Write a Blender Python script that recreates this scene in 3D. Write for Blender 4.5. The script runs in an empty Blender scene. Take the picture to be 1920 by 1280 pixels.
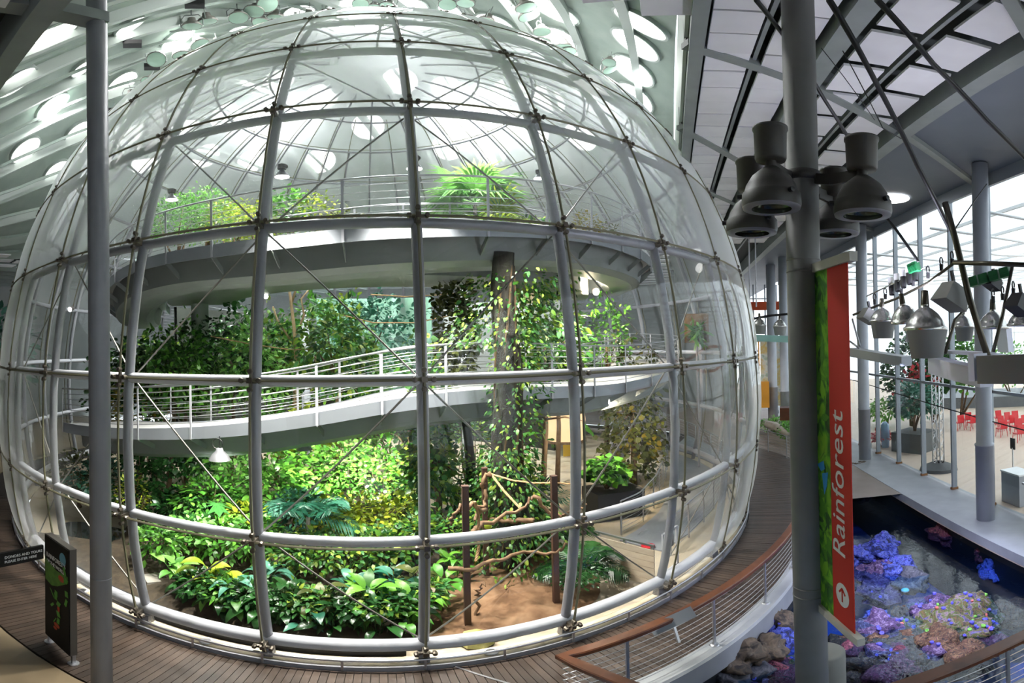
import bpy, math, random
import numpy as np
random.seed(7); RNG = np.random.default_rng(11)
PI = math.pi
scene = bpy.context.scene
COL = scene.collection
# ------------------------------------------------------------------ camera (the photograph is an equirectangular panorama)
F = 981.05                                   # pixels per radian of the 1920 x 1280 frame
YAW, PIT, ROL = .2553, .0074, -.0171
CAM = np.array([0., -20.76, 5.24])
_f = np.array([math.sin(YAW)*math.cos(PIT), math.cos(YAW)*math.cos(PIT), math.sin(PIT)])
_r0 = np.array([math.cos(YAW), -math.sin(YAW), 0.]); _u0 = np.cross(_r0, _f)
_r = _r0*math.cos(ROL) + _u0*math.sin(ROL); _u = np.cross(_r, _f)
cd = bpy.data.cameras.new('camera'); cam = bpy.data.objects.new('camera', cd); COL.objects.link(cam)
from mathutils import Matrix, Vector
cam.matrix_world = Matrix(((_r[0], _u[0], -_f[0], CAM[0]), (_r[1], _u[1], -_f[1], CAM[1]), (_r[2], _u[2], -_f[2], CAM[2]), (0, 0, 0, 1)))
cd.type = 'PANO'
cd.panorama_type = 'EQUIRECTANGULAR'
cd.longitude_min, cd.longitude_max = -960/F, 960/F
cd.latitude_min, cd.latitude_max = -640/F, 640/F
cd.clip_start = .1; cd.clip_end = 400
scene.camera = cam
# ------------------------------------------------------------------ sky, exposure
world = bpy.data.worlds.new('world'); scene.world = world; world.use_nodes = True
_bg = world.node_tree.nodes['Background']; _bg.inputs['Color'].default_value = (.86, .93, 1., 1); _bg.inputs['Strength'].default_value = 1.6
vs = scene.view_settings
vs.view_transform = 'Standard'; vs.look = 'None'; vs.gamma = 1.; vs.exposure = .52; vs.use_curve_mapping = False
scene.cycles.max_bounces = 5; scene.cycles.diffuse_bounces = 3; scene.cycles.glossy_bounces = 2; scene.cycles.adaptive_threshold = .15; scene.cycles.adaptive_min_samples = 12
scene.cycles.transparent_max_bounces = 14; scene.cycles.sample_clamp_indirect = 4.; scene.cycles.caustics_reflective = False

# ------------------------------------------------------------------ points in the place
def ray(px, py):
    a = (px-960)/F; e = (640-py)/F
    return _r*math.sin(a)*math.cos(e) + _f*math.cos(a)*math.cos(e) + _u*math.sin(e)
def PZ(px, py, z):
    d = ray(px, py); return CAM + d*((z-CAM[2])/d[2])
def PD(px, py, D):
    d = ray(px, py); return CAM + d*(D/math.hypot(d[0], d[1]))
def PR(px, py, r, far=False):
    d = ray(px, py); a = d[0]**2+d[1]**2; b = d[0]*CAM[0]+d[1]*CAM[1]; c = CAM[0]**2+CAM[1]**2-r*r
    q = max(b*b-a*c, 0.); return CAM + d*((-b+(1 if far else -1)*math.sqrt(q))/a)
def pol(r, b, z=0.):                          # polar about the dome's axis, b = 0 towards the camera, + to the right
    return np.array([r*math.sin(b), -r*math.cos(b), z])
UD = np.array([.53, .848, 0.]); VD = np.array([.848, -.53, 0.])   # the hall's grid: along and across its beams
def uv(u, v, z=0.): return UD*u + VD*v + np.array([0, 0, z])

# ------------------------------------------------------------------ mesh building
def A(*p): return np.array(p, float)
def unit(v): v = np.asarray(v, float); n = np.linalg.norm(v); return v/n if n > 1e-9 else v
class MB:
    def __init__(s): s.v = []; s.f = []; s.att = []
    def add(s, vs, fs, att=None):
        o = len(s.v); s.v.extend([tuple(map(float, p)) for p in vs]); s.f.extend([tuple(i+o for i in f) for f in fs])
        if att is not None: s.att.extend([att]*len(fs))
        return s
    def box(s, c, size, ax=None, taper=1.):
        c = np.asarray(c, float); X, Y, Z = (A(1,0,0), A(0,1,0), A(0,0,1)) if ax is None else ax
        hx, hy, hz = [q/2 for q in size]; P = []
        for k, (a, b, d) in enumerate([(-1,-1,-1),(1,-1,-1),(1,1,-1),(-1,1,-1),(-1,-1,1),(1,-1,1),(1,1,1),(-1,1,1)]):
            t = taper if d > 0 else 1.
            P.append(c + X*a*hx*t + Y*b*hy*t + Z*d*hz)
        return s.add(P, [(0,3,2,1),(4,5,6,7),(0,1,5,4),(1,2,6,5),(2,3,7,6),(3,0,4,7)])
    def bar(s, p0, p1, w, h, up=(0,0,1)):
        p0, p1 = np.asarray(p0, float), np.asarray(p1, float); X = unit(p1-p0); Y = unit(np.cross(up, X)); Z = np.cross(X, Y)
        return s.box((p0+p1)/2, (np.linalg.norm(p1-p0), w, h), (X, Y, Z))
    def tube(s, pts, r, seg=8, caps=True, closed=False, twist=0., sy=1.):
        pts = [np.asarray(p, float) for p in pts]; n = len(pts); rs = r if hasattr(r, '__len__') else [r]*n
        N = None; P = []
        for i in range(n):
            a = pts[i-1] if (i or closed) else pts[0]; b = pts[(i+1) % n] if (i < n-1 or closed) else pts[-1]
            T = unit(b-a)
            if N is None:
                N = np.cross(T, A(0,0,1)); N = unit(N) if np.linalg.norm(N) > 1e-3 else A(1,0,0)
            N = unit(N - T*np.dot(N, T)); B = np.cross(T, N)
            for k in range(seg):
                q = 2*PI*k/seg + twist*i; P.append(pts[i] + (N*math.cos(q) + B*math.sin(q)*sy)*rs[i])
        Fs = []
        for i in range(n if closed else n-1):
            j = (i+1) % n
            for k in range(seg): Fs.append((i*seg+k, i*seg+(k+1) % seg, j*seg+(k+1) % seg, j*seg+k))
        if caps and not closed: Fs += [tuple(range(seg))[::-1], tuple((n-1)*seg+k for k in range(seg))]
        return s.add(P, Fs)
    def lathe(s, prof, seg=24, o=(0,0,0), axis=(0,0,1), caps=False):      # prof: (radius, height) pairs
        Z = unit(axis); X = unit(np.cross(Z, A(0,1,.01))); Y = np.cross(Z, X); o = np.asarray(o, float); P = []; Fs = []
        for r, h in prof:
            for k in range(seg): q = 2*PI*k/seg; P.append(o + Z*h + (X*math.cos(q)+Y*math.sin(q))*r)
        for i in range(len(prof)-1):
            for k in range(seg): Fs.append((i*seg+k, i*seg+(k+1) % seg, (i+1)*seg+(k+1) % seg, (i+1)*seg+k))
        if caps: Fs += [tuple(range(seg))[::-1], tuple((len(prof)-1)*seg+k for k in range(seg))]
        return s.add(P, Fs)
    def ball(s, c, r, seg=10, sz=1.):
        return s.lathe([(max(r*math.sin(PI*i/6), 1e-4), -r*math.cos(PI*i/6)*sz) for i in range(7)], seg, c)
    def prism(s, poly, z0, z1):                 # poly: xy outline, counter-clockwise
        n = len(poly); P = [(p[0], p[1], z0) for p in poly]+[(p[0], p[1], z1) for p in poly]
        return s.add(P, [tuple(range(n))[::-1], tuple(range(n, 2*n))]+[(i, (i+1) % n, n+(i+1) % n, n+i) for i in range(n)])
    def sweep(s, path, sect, closed=False):     # section (side, up) offsets swept along a path with vertical up
        n = len(path); m = len(sect); P = []; Fs = []
        for i in range(n):
            a = path[i-1] if (i or closed) else path[0]; b = path[(i+1) % n] if (i < n-1 or closed) else path[-1]
            T = np.asarray(b, float)-np.asarray(a, float); T[2] = 0; T = unit(T); S = A(T[1], -T[0], 0)
            for (x, z) in sect: P.append(np.asarray(path[i], float)+S*x+A(0,0,z))
        for i in range(n if closed else n-1):
            j = (i+1) % n
            for k in range(m): Fs.append((i*m+k, j*m+k, j*m+(k+1) % m, i*m+(k+1) % m))
        if not closed: Fs += [tuple(range(m)), tuple((n-1)*m+k for k in range(m))[::-1]]
        return s.add(P, Fs)
    def mesh(s, name, mat, o=(0,0,0), smooth=False):
        me = bpy.data.meshes.new(name); o = np.asarray(o, float)
        V = np.array(s.v, float).reshape(-1, 3)-o
        me.from_pydata(V.tolist(), [], s.f)
        if s.att and len(s.att) == len(s.f):
            at = me.attributes.new('rnd', 'FLOAT', 'FACE'); at.data.foreach_set('value', s.att)
        if smooth: me.polygons.foreach_set('use_smooth', [True]*len(me.polygons))
        if mat: me.materials.append(mat)
        me.update(); return me
    def build(s, name, mat, parent=None, smooth=False, o=None):
        if o is None: o = WORIG.get(parent.name, (0,0,0)) if parent is not None else (0,0,0)
        return link(name, s.mesh(name, mat, o, smooth), parent)
WORIG = {}                                       # world origin of each thing or part
def link(name, me, parent=None, loc=None):
    ob = bpy.data.objects.new(name, me); COL.objects.link(ob)
    if parent is not None: ob.parent = parent
    if loc is not None: ob.location = loc
    WORIG[ob.name] = WORIG.get(parent.name, (0,0,0)) if parent is not None else (0,0,0)
    return ob
def tag(o, label=None, cat=None, group=None, kind=None):
    if label: o['label'] = label
    if cat: o['category'] = cat
    if group: o['group'] = group
    if kind: o['kind'] = kind
    return o
def thing(name, label, cat, loc, group=None, kind=None):
    o = bpy.data.objects.new(name, None); COL.objects.link(o); o.location = tuple(map(float, loc)); o.empty_display_size = .1
    WORIG[o.name] = tuple(map(float, loc)); return tag(o, label, cat, group, kind)
def one(mb, name, mat, label, cat, group=None, smooth=False, loc=None):   # a thing that is one mesh
    V = np.array(mb.v); lo = V.min(0); hi = V.max(0)
    l = A((lo[0]+hi[0])/2, (lo[1]+hi[1])/2, lo[2]) if loc is None else loc
    o = link(name, mb.mesh(name, mat, l, smooth), None, l); WORIG[o.name] = tuple(l); return tag(o, label, cat, group)
def struct(name, mb, mat, smooth=False, label=None):
    return tag(mb.build(name, mat, None, smooth), label, None, None, 'structure')
def copy_tree(o, parent=None, loc=None, rz=None, label=None, scale=None):
    c = o.copy(); COL.objects.link(c); c.parent = parent
    if loc is not None: c.location = loc
    if rz is not None: c.rotation_euler = (0, 0, rz)
    if scale is not None: c.scale = (scale,)*3
    if label: c['label'] = label
    for ch in o.children: copy_tree(ch, c)
    return c
# ------------------------------------------------------------------ materials
def mat(name, col, rough=.5, metal=0., emit=None, es=0., spec=.5, trans=0.):
    m = bpy.data.materials.new(name); m.use_nodes = True; b = m.node_tree.nodes['Principled BSDF']
    b.inputs['Base Color'].default_value = (*col, 1); b.inputs['Roughness'].default_value = rough; b.inputs['Metallic'].default_value = metal
    b.inputs['Specular IOR Level'].default_value = spec
    if emit: b.inputs['Emission Color'].default_value = (*emit, 1); b.inputs['Emission Strength'].default_value = es
    return m
def nmat(name, cols, scale=4., rough=.6, metal=0., bump=0., stretch=(1,1,1), detail=4., rand=0., pos=None, spec=.5, dist=0., coord='Object'):
    """a noise between colours; rand mixes in a per-object brightness so that alike pieces differ"""
    m = mat(name, cols[0], rough, metal, spec=spec); t = m.node_tree; N = t.nodes.new; L = t.links.new; b = t.nodes['Principled BSDF']
    tc = N('ShaderNodeTexCoord'); mp = N('ShaderNodeMapping'); mp.inputs['Scale'].default_value = stretch
    nz = N('ShaderNodeTexNoise'); nz.inputs['Scale'].default_value = scale; nz.inputs['Detail'].default_value = detail; nz.inputs['Distortion'].default_value = dist
    if coord == 'Pos': g = N('ShaderNodeNewGeometry'); L(g.outputs['Position'], mp.inputs['Vector'])
    else: L(tc.outputs[coord], mp.inputs['Vector'])
    L(mp.outputs['Vector'], nz.inputs['Vector'])
    cr = N('ShaderNodeValToRGB'); e = cr.color_ramp.elements; n = len(cols); ps = pos or [.3+.4*i/max(n-1, 1) for i in range(n)]
    while len(e) < n: e.new(.5)
    for i in range(n): e[i].position = ps[i]; e[i].color = (*cols[i], 1)
    L(nz.outputs['Fac'], cr.inputs['Fac']); out = cr.outputs['Color']
    if rand:
        oi = N('ShaderNodeObjectInfo'); mr = N('ShaderNodeMapRange'); mr.inputs['To Min'].default_value = 1-rand; mr.inputs['To Max'].default_value = 1+rand
        L(oi.outputs['Random'], mr.inputs['Value']); hs = N('ShaderNodeHueSaturation'); L(mr.outputs['Result'], hs.inputs['Value']); L(out, hs.inputs['Color']); out = hs.outputs['Color']
    L(out, b.inputs['Base Color'])
    if bump:
        bp = N('ShaderNodeBump'); bp.inputs['Strength'].default_value = bump; bp.inputs['Distance'].default_value = .05; L(nz.outputs['Fac'], bp.inputs['Height']); L(bp.outputs['Normal'], b.inputs['Normal'])
    return m
def emat(name, col, s):
    m = bpy.data.materials.new(name); m.use_nodes = True; t = m.node_tree; t.nodes.clear()
    e = t.nodes.new('ShaderNodeEmission'); e.inputs['Color'].default_value = (*col, 1); e.inputs['Strength'].default_value = s
    o = t.nodes.new('ShaderNodeOutputMaterial'); t.links.new(e.outputs[0], o.inputs['Surface']); return m
def leafmat(name, cols, rough=.38, scale=.9):
    """leaf colour differs from leaf to leaf (a value stored on each leaf), a little light passes through"""
    m = mat(name, cols[0], rough); t = m.node_tree; N = t.nodes.new; L = t.links.new; b = t.nodes['Principled BSDF']
    at = N('ShaderNodeAttribute'); at.attribute_name = 'rnd'; oi = N('ShaderNodeObjectInfo'); ad = N('ShaderNodeMath'); ad.operation = 'ADD'
    ml = N('ShaderNodeMath'); ml.operation = 'MULTIPLY'; ml.inputs[1].default_value = .35; L(oi.outputs['Random'], ml.inputs[0])
    L(at.outputs['Fac'], ad.inputs[0]); L(ml.outputs[0], ad.inputs[1])
    fr = N('ShaderNodeMath'); fr.operation = 'FRACT'; L(ad.outputs[0], fr.inputs[0])
    cr = N('ShaderNodeValToRGB'); e = cr.color_ramp.elements; n = len(cols)
    while len(e) < n: e.new(.5)
    for i in range(n): e[i].position = i/max(n-1, 1); e[i].color = (*cols[i], 1)
    L(fr.outputs[0], cr.inputs['Fac']); L(cr.outputs['Color'], b.inputs['Base Color'])
    tr = N('ShaderNodeBsdfTranslucent'); L(cr.outputs['Color'], tr.inputs['Color']); mx = N('ShaderNodeMixShader'); mx.inputs[0].default_value = .3
    L(b.outputs[0], mx.inputs[1]); L(tr.outputs[0], mx.inputs[2]); L(mx.outputs[0], t.nodes['Material Output'].inputs['Surface'])
    return m
def schlick(t, f0, nrm=None):
    N = t.nodes.new; L = t.links.new; lw = N('ShaderNodeLayerWeight'); lw.inputs['Blend'].default_value = .5
    if nrm is not None: L(nrm, lw.inputs['Normal'])
    p5 = N('ShaderNodeMath'); p5.operation = 'POWER'; p5.inputs[1].default_value = 5.; L(lw.outputs['Facing'], p5.inputs[0])
    mr = N('ShaderNodeMapRange'); mr.inputs['To Min'].default_value = f0; mr.inputs['To Max'].default_value = 1.; L(p5.outputs[0], mr.inputs['Value']); return lw, mr.outputs[0]
def glassmat(name, tint=(.96,.98,.97), haze=(.02,.5), hazecol=(.9,.92,.92), gloss=.9, rough=.03, power=3.2, f0=.03, hstart=0.):
    """thin clear pane: see-through, mirror-like at a slant, with a film of dust that thickens at a slant"""
    m = bpy.data.materials.new(name); m.use_nodes = True; t = m.node_tree; t.nodes.clear(); N = t.nodes.new; L = t.links.new
    tr = N('ShaderNodeBsdfTransparent'); tr.inputs['Color'].default_value = (*tint, 1)
    gl = N('ShaderNodeBsdfGlossy'); gl.inputs['Roughness'].default_value = rough; gl.inputs['Color'].default_value = (gloss,)*3+(1,)
    lw, fo = schlick(t, f0); mx = N('ShaderNodeMixShader'); L(fo, mx.inputs[0]); L(tr.outputs[0], mx.inputs[1]); L(gl.outputs[0], mx.inputs[2]); out = mx
    if haze[1] > 0:
        df = N('ShaderNodeBsdfDiffuse'); df.inputs['Color'].default_value = (*hazecol, 1); tl = N('ShaderNodeBsdfTranslucent'); tl.inputs['Color'].default_value = (*hazecol, 1)
        dm = N('ShaderNodeMixShader'); dm.inputs[0].default_value = .5; L(df.outputs[0], dm.inputs[1]); L(tl.outputs[0], dm.inputs[2])
        h0 = N('ShaderNodeMapRange'); h0.inputs['From Min'].default_value = hstart; L(lw.outputs['Facing'], h0.inputs['Value']); pw = N('ShaderNodeMath'); pw.operation = 'POWER'; pw.inputs[1].default_value = power; L(h0.outputs[0], pw.inputs[0])
        mr = N('ShaderNodeMapRange'); mr.inputs['To Min'].default_value = haze[0]; mr.inputs['To Max'].default_value = haze[1]; L(pw.outputs[0], mr.inputs['Value'])
        out = N('ShaderNodeMixShader'); L(mr.outputs[0], out.inputs[0]); L(mx.outputs[0], out.inputs[1]); L(dm.outputs[0], out.inputs[2])
    o = N('ShaderNodeOutputMaterial'); L(out.outputs[0], o.inputs['Surface']); return m
M = {}
M['steel'] = mat('painted grey steel', (.27,.27,.30), .42, .2)
M['steel_light'] = mat('light grey painted steel', (.50,.50,.55), .35, .1)
M['rod'] = mat('stainless rod', (.17,.16,.14), .45, .2)
M['stain'] = mat('brushed stainless', (.50,.50,.53), .3, .9)
M['node'] = mat('bronze clamp', (.13,.11,.09), .4, .7)
M['seal'] = mat('olive glazing seal', (.16,.15,.09), .5)
M['pillar'] = nmat('grey column paint', [(.20,.205,.225), (.235,.24,.26)], 3, .5)
M['pillar_warm'] = nmat('taupe grey column paint', [(.175,.175,.168), (.205,.205,.198)], 3, .55)
M['glass'] = glassmat('clean dome acrylic', haze=(0,.65), power=1.6, hstart=.45, rough=0.); M['glass_mid'] = glassmat('dusty light-hazed dome acrylic', haze=(.10,.80), hazecol=(.88,.91,.96), power=2.0); M['glass_hi'] = glassmat('milky upper dome acrylic', haze=(.30,.97), hazecol=(.90,.93,.97), power=1.35)  # dust film; the stronger haze of the upper rows stands for scattered light
M['pane'] = glassmat('window glass', tint=(.94,.97,.97), haze=(0,0), rough=0.)
M['dark'] = mat('near black', (.015,.015,.016), .5)
M['white'] = mat('white paint', (.80,.80,.80), .5)
# ================================================================== THE SETTING
ZC, R = 3.70, 13.70                              # dome centre height and radius
# ---- roof: a hill-shaped shell over the dome, set in a flat grid ceiling
RP = [(0,20.4),(4,19.6),(7,18.1),(10,15.9),(12,14.3),(13.5,13.1),(15,12.0),(17,11.0),(19,10.5),(21,10.35),(60,10.35)]
def roofz(r): return float(np.interp(r, [p[0] for p in RP], [p[1] for p in RP]))
def roof_hit(px, py):
    d = ray(px, py); t = 2.
    while t < 70:
        p = CAM+d*t
        if p[2] > roofz(math.hypot(p[0], p[1])): return p
        t += .05
    return CAM+d*30
def roof_n(p):
    r = math.hypot(p[0], p[1]); s = (roofz(r+.3)-roofz(r-.3))/.6; e = unit(A(p[0], p[1], 0)); return unit(A(e[0]*s, e[1]*s, -1))   # downwards
M['shell'] = nmat('pale green-grey shell', [(.30,.365,.325), (.37,.43,.385)], 1.2, .7)
M['rib'] = mat('pale rib paint', (.44,.49,.46), .6)
M['beam'] = nmat('grey-green beam paint', [(.24,.27,.26), (.29,.32,.31)], 2., .55)
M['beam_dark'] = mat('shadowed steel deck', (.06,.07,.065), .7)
M['soffit'] = nmat('blue-grey soffit', [(.13,.155,.19), (.165,.19,.23)], .6, .6)
M['tile'] = nmat('white acoustic panel', [(.80,.80,.83), (.86,.86,.89)], 2., .8, rand=.08)
M['sky'] = emat('daylight through the skylight', (1., .99, .96), 3.5); M['sky'].cycles.emission_sampling = 'NONE'
mb = MB(); U0, U1, V0, V1 = -15.1, 19., -17., 11.3; nu, nv = 92, 84
g = [[uv(U0+(U1-U0)*i/nu, V0+(V1-V0)*j/nv) for j in range(nv+1)] for i in range(nu+1)]
for i in range(nu+1):
    for j in range(nv+1): g[i][j][2] = roofz(math.hypot(g[i][j][0], g[i][j][1]))
mb.add([p for row in g for p in row], [(i*(nv+1)+j, i*(nv+1)+j+1, (i+1)*(nv+1)+j+1, (i+1)*(nv+1)+j) for i in range(nu) for j in range(nv)])
ceil = struct('ceiling', mb, M['shell'], True)
# ribs under the shell, in planes parallel to the hall's beams
for k, v in enumerate(np.arange(-16, 11, 2.)):
    pts = [uv(u, v) for u in np.linspace(U0+.1, 17.5, 40)]
    for p in pts: p[2] = roofz(math.hypot(p[0], p[1]))
    mb = MB(); mb.sweep(pts, [(-.13, .1), (-.13, -.42), (.13, -.42), (.13, .1)]); mb.build('roof_rib', M['rib'], ceil)
    mb = MB(); mb.sweep([p-A(0,0,.02) for p in pts], [(.9, -.04), (.9, -.16), (1.0, -.16), (1.0, -.04)]); mb.build('roof_seam', M['shell'], ceil)
mb = MB(); mb.bar(uv(U0, 11.32, 11.6), uv(19, 11.32, 11.6), .06, 2.6); mb.build('shell_edge', M['rib'], ceil)
mb = MB(); mb.bar(uv(U0-.02, V0, 11.6), uv(U0-.02, 11.3, 11.6), .06, 2.6); mb.build('shell_edge', M['rib'], ceil)
# skylights, seen directly and through the dome: pixel, radius in metres
SKY = [(85,66,1.0),(25,150,.8),(95,197,.8),(145,247,.8),(150,125,.5),(45,278,.8),(105,320,.8),(240,45,.6),(225,155,.85),(330,70,.8),(440,62,.7),(560,20,.7),(300,140,.6),
       (1195,80,.95),(1190,130,.95),(1192,182,.95),(1205,40,.9),(1040,15,1.0),(1060,75,.9),(930,45,.9),(760,8,.9),(650,10,.8),(860,15,.8)]
THR = [(690,235),(600,180),(750,150),(840,165),(880,225),(665,270),(600,300),(735,240),(920,285),(840,275),(560,275),(470,300),(420,215),(520,150),(385,290),(1030,185),(1000,245),(345,235),(270,300),(240,250),(960,170),(1090,255),(700,160),(1120,300),(640,215),(790,160)]
def skylight(p, rad):
    n = roof_n(p); c = p+n*.03; m1 = MB(); m1.lathe([(rad, .02), (rad*.99, .05), (.001, .06)], 28, c, n)
    s = m1.build('skylight', M['sky'], ceil, True); m2 = MB(); m2.lathe([(rad*1.07, -.02), (rad*1.07, .1), (rad*.98, .1), (rad*.98, -.02)], 28, c, n); m2.build('skylight_rim', M['rib'], s)
taken = []
m1 = MB(); q_ = PZ(1672,372,ZF_ := 10.22); m1.lathe([(.62,0),(.61,-.03),(.001,-.035)], 28, q_); m1.build('skylight', M['sky'], ceil)
for i, (x, y, rad) in enumerate(SKY + [(x, y, .95) for x, y in THR]):
    p = roof_hit(x, y)
    if any(np.linalg.norm(p-q) < 1.9 for q in taken) and i >= len(SKY): continue
    if i >= len(SKY) and p[2] < 10.6: continue
    taken.append(p); skylight(p, rad*(.86 if x < 600 else .95))
# ---- flat grid ceiling to the right of the shell: deck, beams, rows of acoustic panels, bracing
ZF = 10.2
mb = MB()
def rect(mb, u0, u1, v0, v1, z0, z1): mb.prism([uv(u0,v0)[:2], uv(u0,v1)[:2], uv(u1,v1)[:2], uv(u1,v0)[:2]][::-1], z0, z1)
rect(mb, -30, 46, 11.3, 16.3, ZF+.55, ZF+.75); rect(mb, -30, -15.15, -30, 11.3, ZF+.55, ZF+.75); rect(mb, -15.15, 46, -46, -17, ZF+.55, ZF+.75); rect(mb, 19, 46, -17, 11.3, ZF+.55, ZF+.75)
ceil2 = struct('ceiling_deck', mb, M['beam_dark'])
mb = MB(); rect(mb, -30, 46, 16.25, 20.1, ZF+.05, ZF+.3); struct('ceiling_soffit', mb, M['soffit'])
def beam(v, u0=-30, u1=40, w=.34, h=.75, z=ZF): m_ = MB(); m_.bar(uv(u0, v, z+.2), uv(u1, v, z+.2), w, h); m_.build('ceiling_beam', M['beam'], ceil2)
beam(11.47, w=.22)
for v in (13.48, 16.15): beam(v)
m_ = MB(); m_.bar(uv(-15.25, -30, ZF+.2), uv(-15.25, 11.2, ZF+.2), .34, .75); m_.build('ceiling_beam', M['beam'], ceil2)
m_ = MB(); m_.bar(uv(-30, 4.65, ZF+.12), uv(-14.3, 4.85, ZF+.12), .3, .2); m_.build('ceiling_brace', M['beam'], ceil2)
for v in (12.42, 14.72): 
    m_ = MB(); m_.bar(uv(-30, v, ZF+.16), uv(40, v, ZF+.16), .07, .3); m_.build('ceiling_purlin', M['beam'], ceil2)
for a, b in [((-9.9,11.3),(-8.7,13.4)), ((-8.6,13.6),(-6.85,16.1)), ((-6.3,11.3),(-3.3,13.4)), ((-2.6,13.6),(0.2,16.1)), ((-6.8,16.3),(-4.0,20.0)), ((-2.4,11.3),(.6,13.4)), ((1.4,16.3),(4.2,20)), ((-13.5,13.6),(-11.6,16.1)), ((-15,16.3),(-12.2,20))]:
    m_ = MB(); m_.bar(uv(*a, ZF-.02), uv(*b, ZF-.02), .2, .12); m_.bar(uv(*a, ZF+.25), uv(*b, ZF+.25), .06, .5); m_.build('ceiling_brace', M['beam'], ceil2)
def panel_mesh(lu, lv):
    m_ = MB(); m_.box((0,0,0), (lu, lv, .05), (UD, VD, A(0,0,-1)), .985); return m_.mesh('ceiling_panel', M['tile'])
pm = {'a': panel_mesh(.63, .70), 'b': panel_mesh(.63, .64), 'c': panel_mesh(1.03, .72), 'd': panel_mesh(1.0, .80)}
npan = 0
def prow(key, v, u0, u1, step, z=ZF-.03):
    global npan
    u = u0
    while u < u1:
        link('ceiling_panel', pm[key], ceil2, uv(u, v, z+RNG.uniform(-.012, .012))); npan += 1; u += step
prow('a', 11.98, -12.6, 6, .65); prow('b', 12.86, -12.6, 7, .65); prow('c', 14.2, -12.7, 8, 1.2); prow('d', 15.28, -13.0, 8, 1.2)
prow('b', 10.33, -14.8, -11.0, .65); prow('a', 11.06, -15.0, -10.6, .65)   # panels hung below the shell's near corner
# panels of the left ceiling, in rows that recede
for k, v in enumerate((-17.6, -18.9, -20.6, -22.0, -24.2, -26.0, -28.4)):
    prow('c' if k % 2 else 'd', v, -10+.6*(k % 2), 4.5, 1.26)
for v in (-18.25, -19.8, -21.3, -23.1, -25.1, -27.2):
    m_ = MB(); m_.bar(uv(-30, v, ZF-.02), uv(40, v, ZF-.02), .22, .5); m_.build('ceiling_beam', M['beam'], ceil2)
for u, v in ((-14.2,-12.2), (-12.9,-13.1), (-11.4,-13.9), (-10.0,-14.6), (-12.3,-14.4), (-10.9,-15.2), (-9.4,-16.0), (-8.2,-16.2), (-16.2,4.2), (-16.2,5.3), (-17.4,4.2), (-17.4, 5.3), (-16.2,3.1), (-16.2,6.4)):
    link('ceiling_panel', pm['d'], ceil2, uv(u, v, ZF-.03))
# slats of the far ceiling seen between the dome and the right-hand column
for k in range(14):
    m_ = MB(); m_.bar(uv(10+k*1.5, 1.5, ZF-.12), uv(10+k*1.5, 11.0, ZF-.12), .8, .06); m_.build('ceiling_slat', M['tile'], ceil2)
# ---- ground: hall floor with a hole for the reef tank, dome floor, boardwalk of planks
M['conc'] = nmat('tan polished concrete', [(.19,.14,.085), (.24,.18,.115), (.215,.165,.11)], .8, .35, detail=6, coord='Pos')
M['conc_grey'] = nmat('grey concrete', [(.27,.28,.30), (.35,.36,.385)], 1.2, .5, detail=6, bump=.15, coord='Pos')
M['plank'] = nmat('weathered ipe', [(.034,.022,.016), (.054,.035,.026), (.072,.048,.036)], 2.2, .42, stretch=(1,1,1), detail=6, rand=.28)
M['gap'] = mat('shadow gap', (.02,.015,.012), .9)
RB0, RB1 = 13.42, 15.22
def rout(b): return 15.22 if b < .6 else 15.22+1.6*min(1, (b-.6)/.7)
mb = MB()                                         # left hall floor, outside the boardwalk
arc = [pol(15.24, b)[:2] for b in np.linspace(-.02, -2.4, 40)]
mb.prism([(-.3,-30), *arc, (-40, 20), (-40,-30)][::-1], -.35, -.005); floor = struct('floor', mb, M['conc'])
mb = MB()
ring = [rout(b) for b in np.linspace(-2.6, 2.6, 120)]
bs = np.linspace(-2.6, 2.6, 120)
V_ = [pol(RB0-.3, b, -.03) for b in bs]+[pol(r+.0, b, -.03) for r, b in zip(ring, bs)]+[pol(RB0-.3, b, -.3) for b in bs]+[pol(r, b, -.3) for r, b in zip(ring, bs)]
n = 120; mb.add(V_, [(i, i+1, n+i+1, n+i) for i in range(n-1)]+[(2*n+i, 3*n+i, 3*n+i+1, 2*n+i+1) for i in range(n-1)]+[(n+i, n+i+1, 3*n+i+1, 3*n+i) for i in range(n-1)])
deck = struct('floor_boardwalk', mb, M['gap'])
NPL = 300; b0, b1 = -1.05, 1.52; db = (b1-b0)/NPL
for k in range(NPL):
    b = b0+db*(k+.5); ro = rout(b); w0, w1 = db*RB0*.5-.005, db*ro*.5-.005; t = A(math.cos(b), math.sin(b), 0); h = RNG.uniform(-.003, .003)
    i0, i1 = pol(RB0, b), pol(ro-.02, b)
    mb = MB(); P = [i0-t*w0, i1-t*w1, i1+t*w1, i0+t*w0]
    mb.add([p+A(0,0,h) for p in P]+[p+A(0,0,h-.025) for p in P], [(0,1,2,3),(4,7,6,5),(0,4,5,1),(1,5,6,2),(2,6,7,3),(3,7,4,0)])
    c = (i0+i1)/2; ob = link('plank', mb.mesh('plank', M['plank'], c), deck, c)
mb = MB(); bb = np.linspace(.06, .0, 2); mb.bar(pol(13.4, .075, .004), pol(15.2, .17, .004), .035, .012); mb.build('joint_strip', M['stain'], deck)
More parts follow.
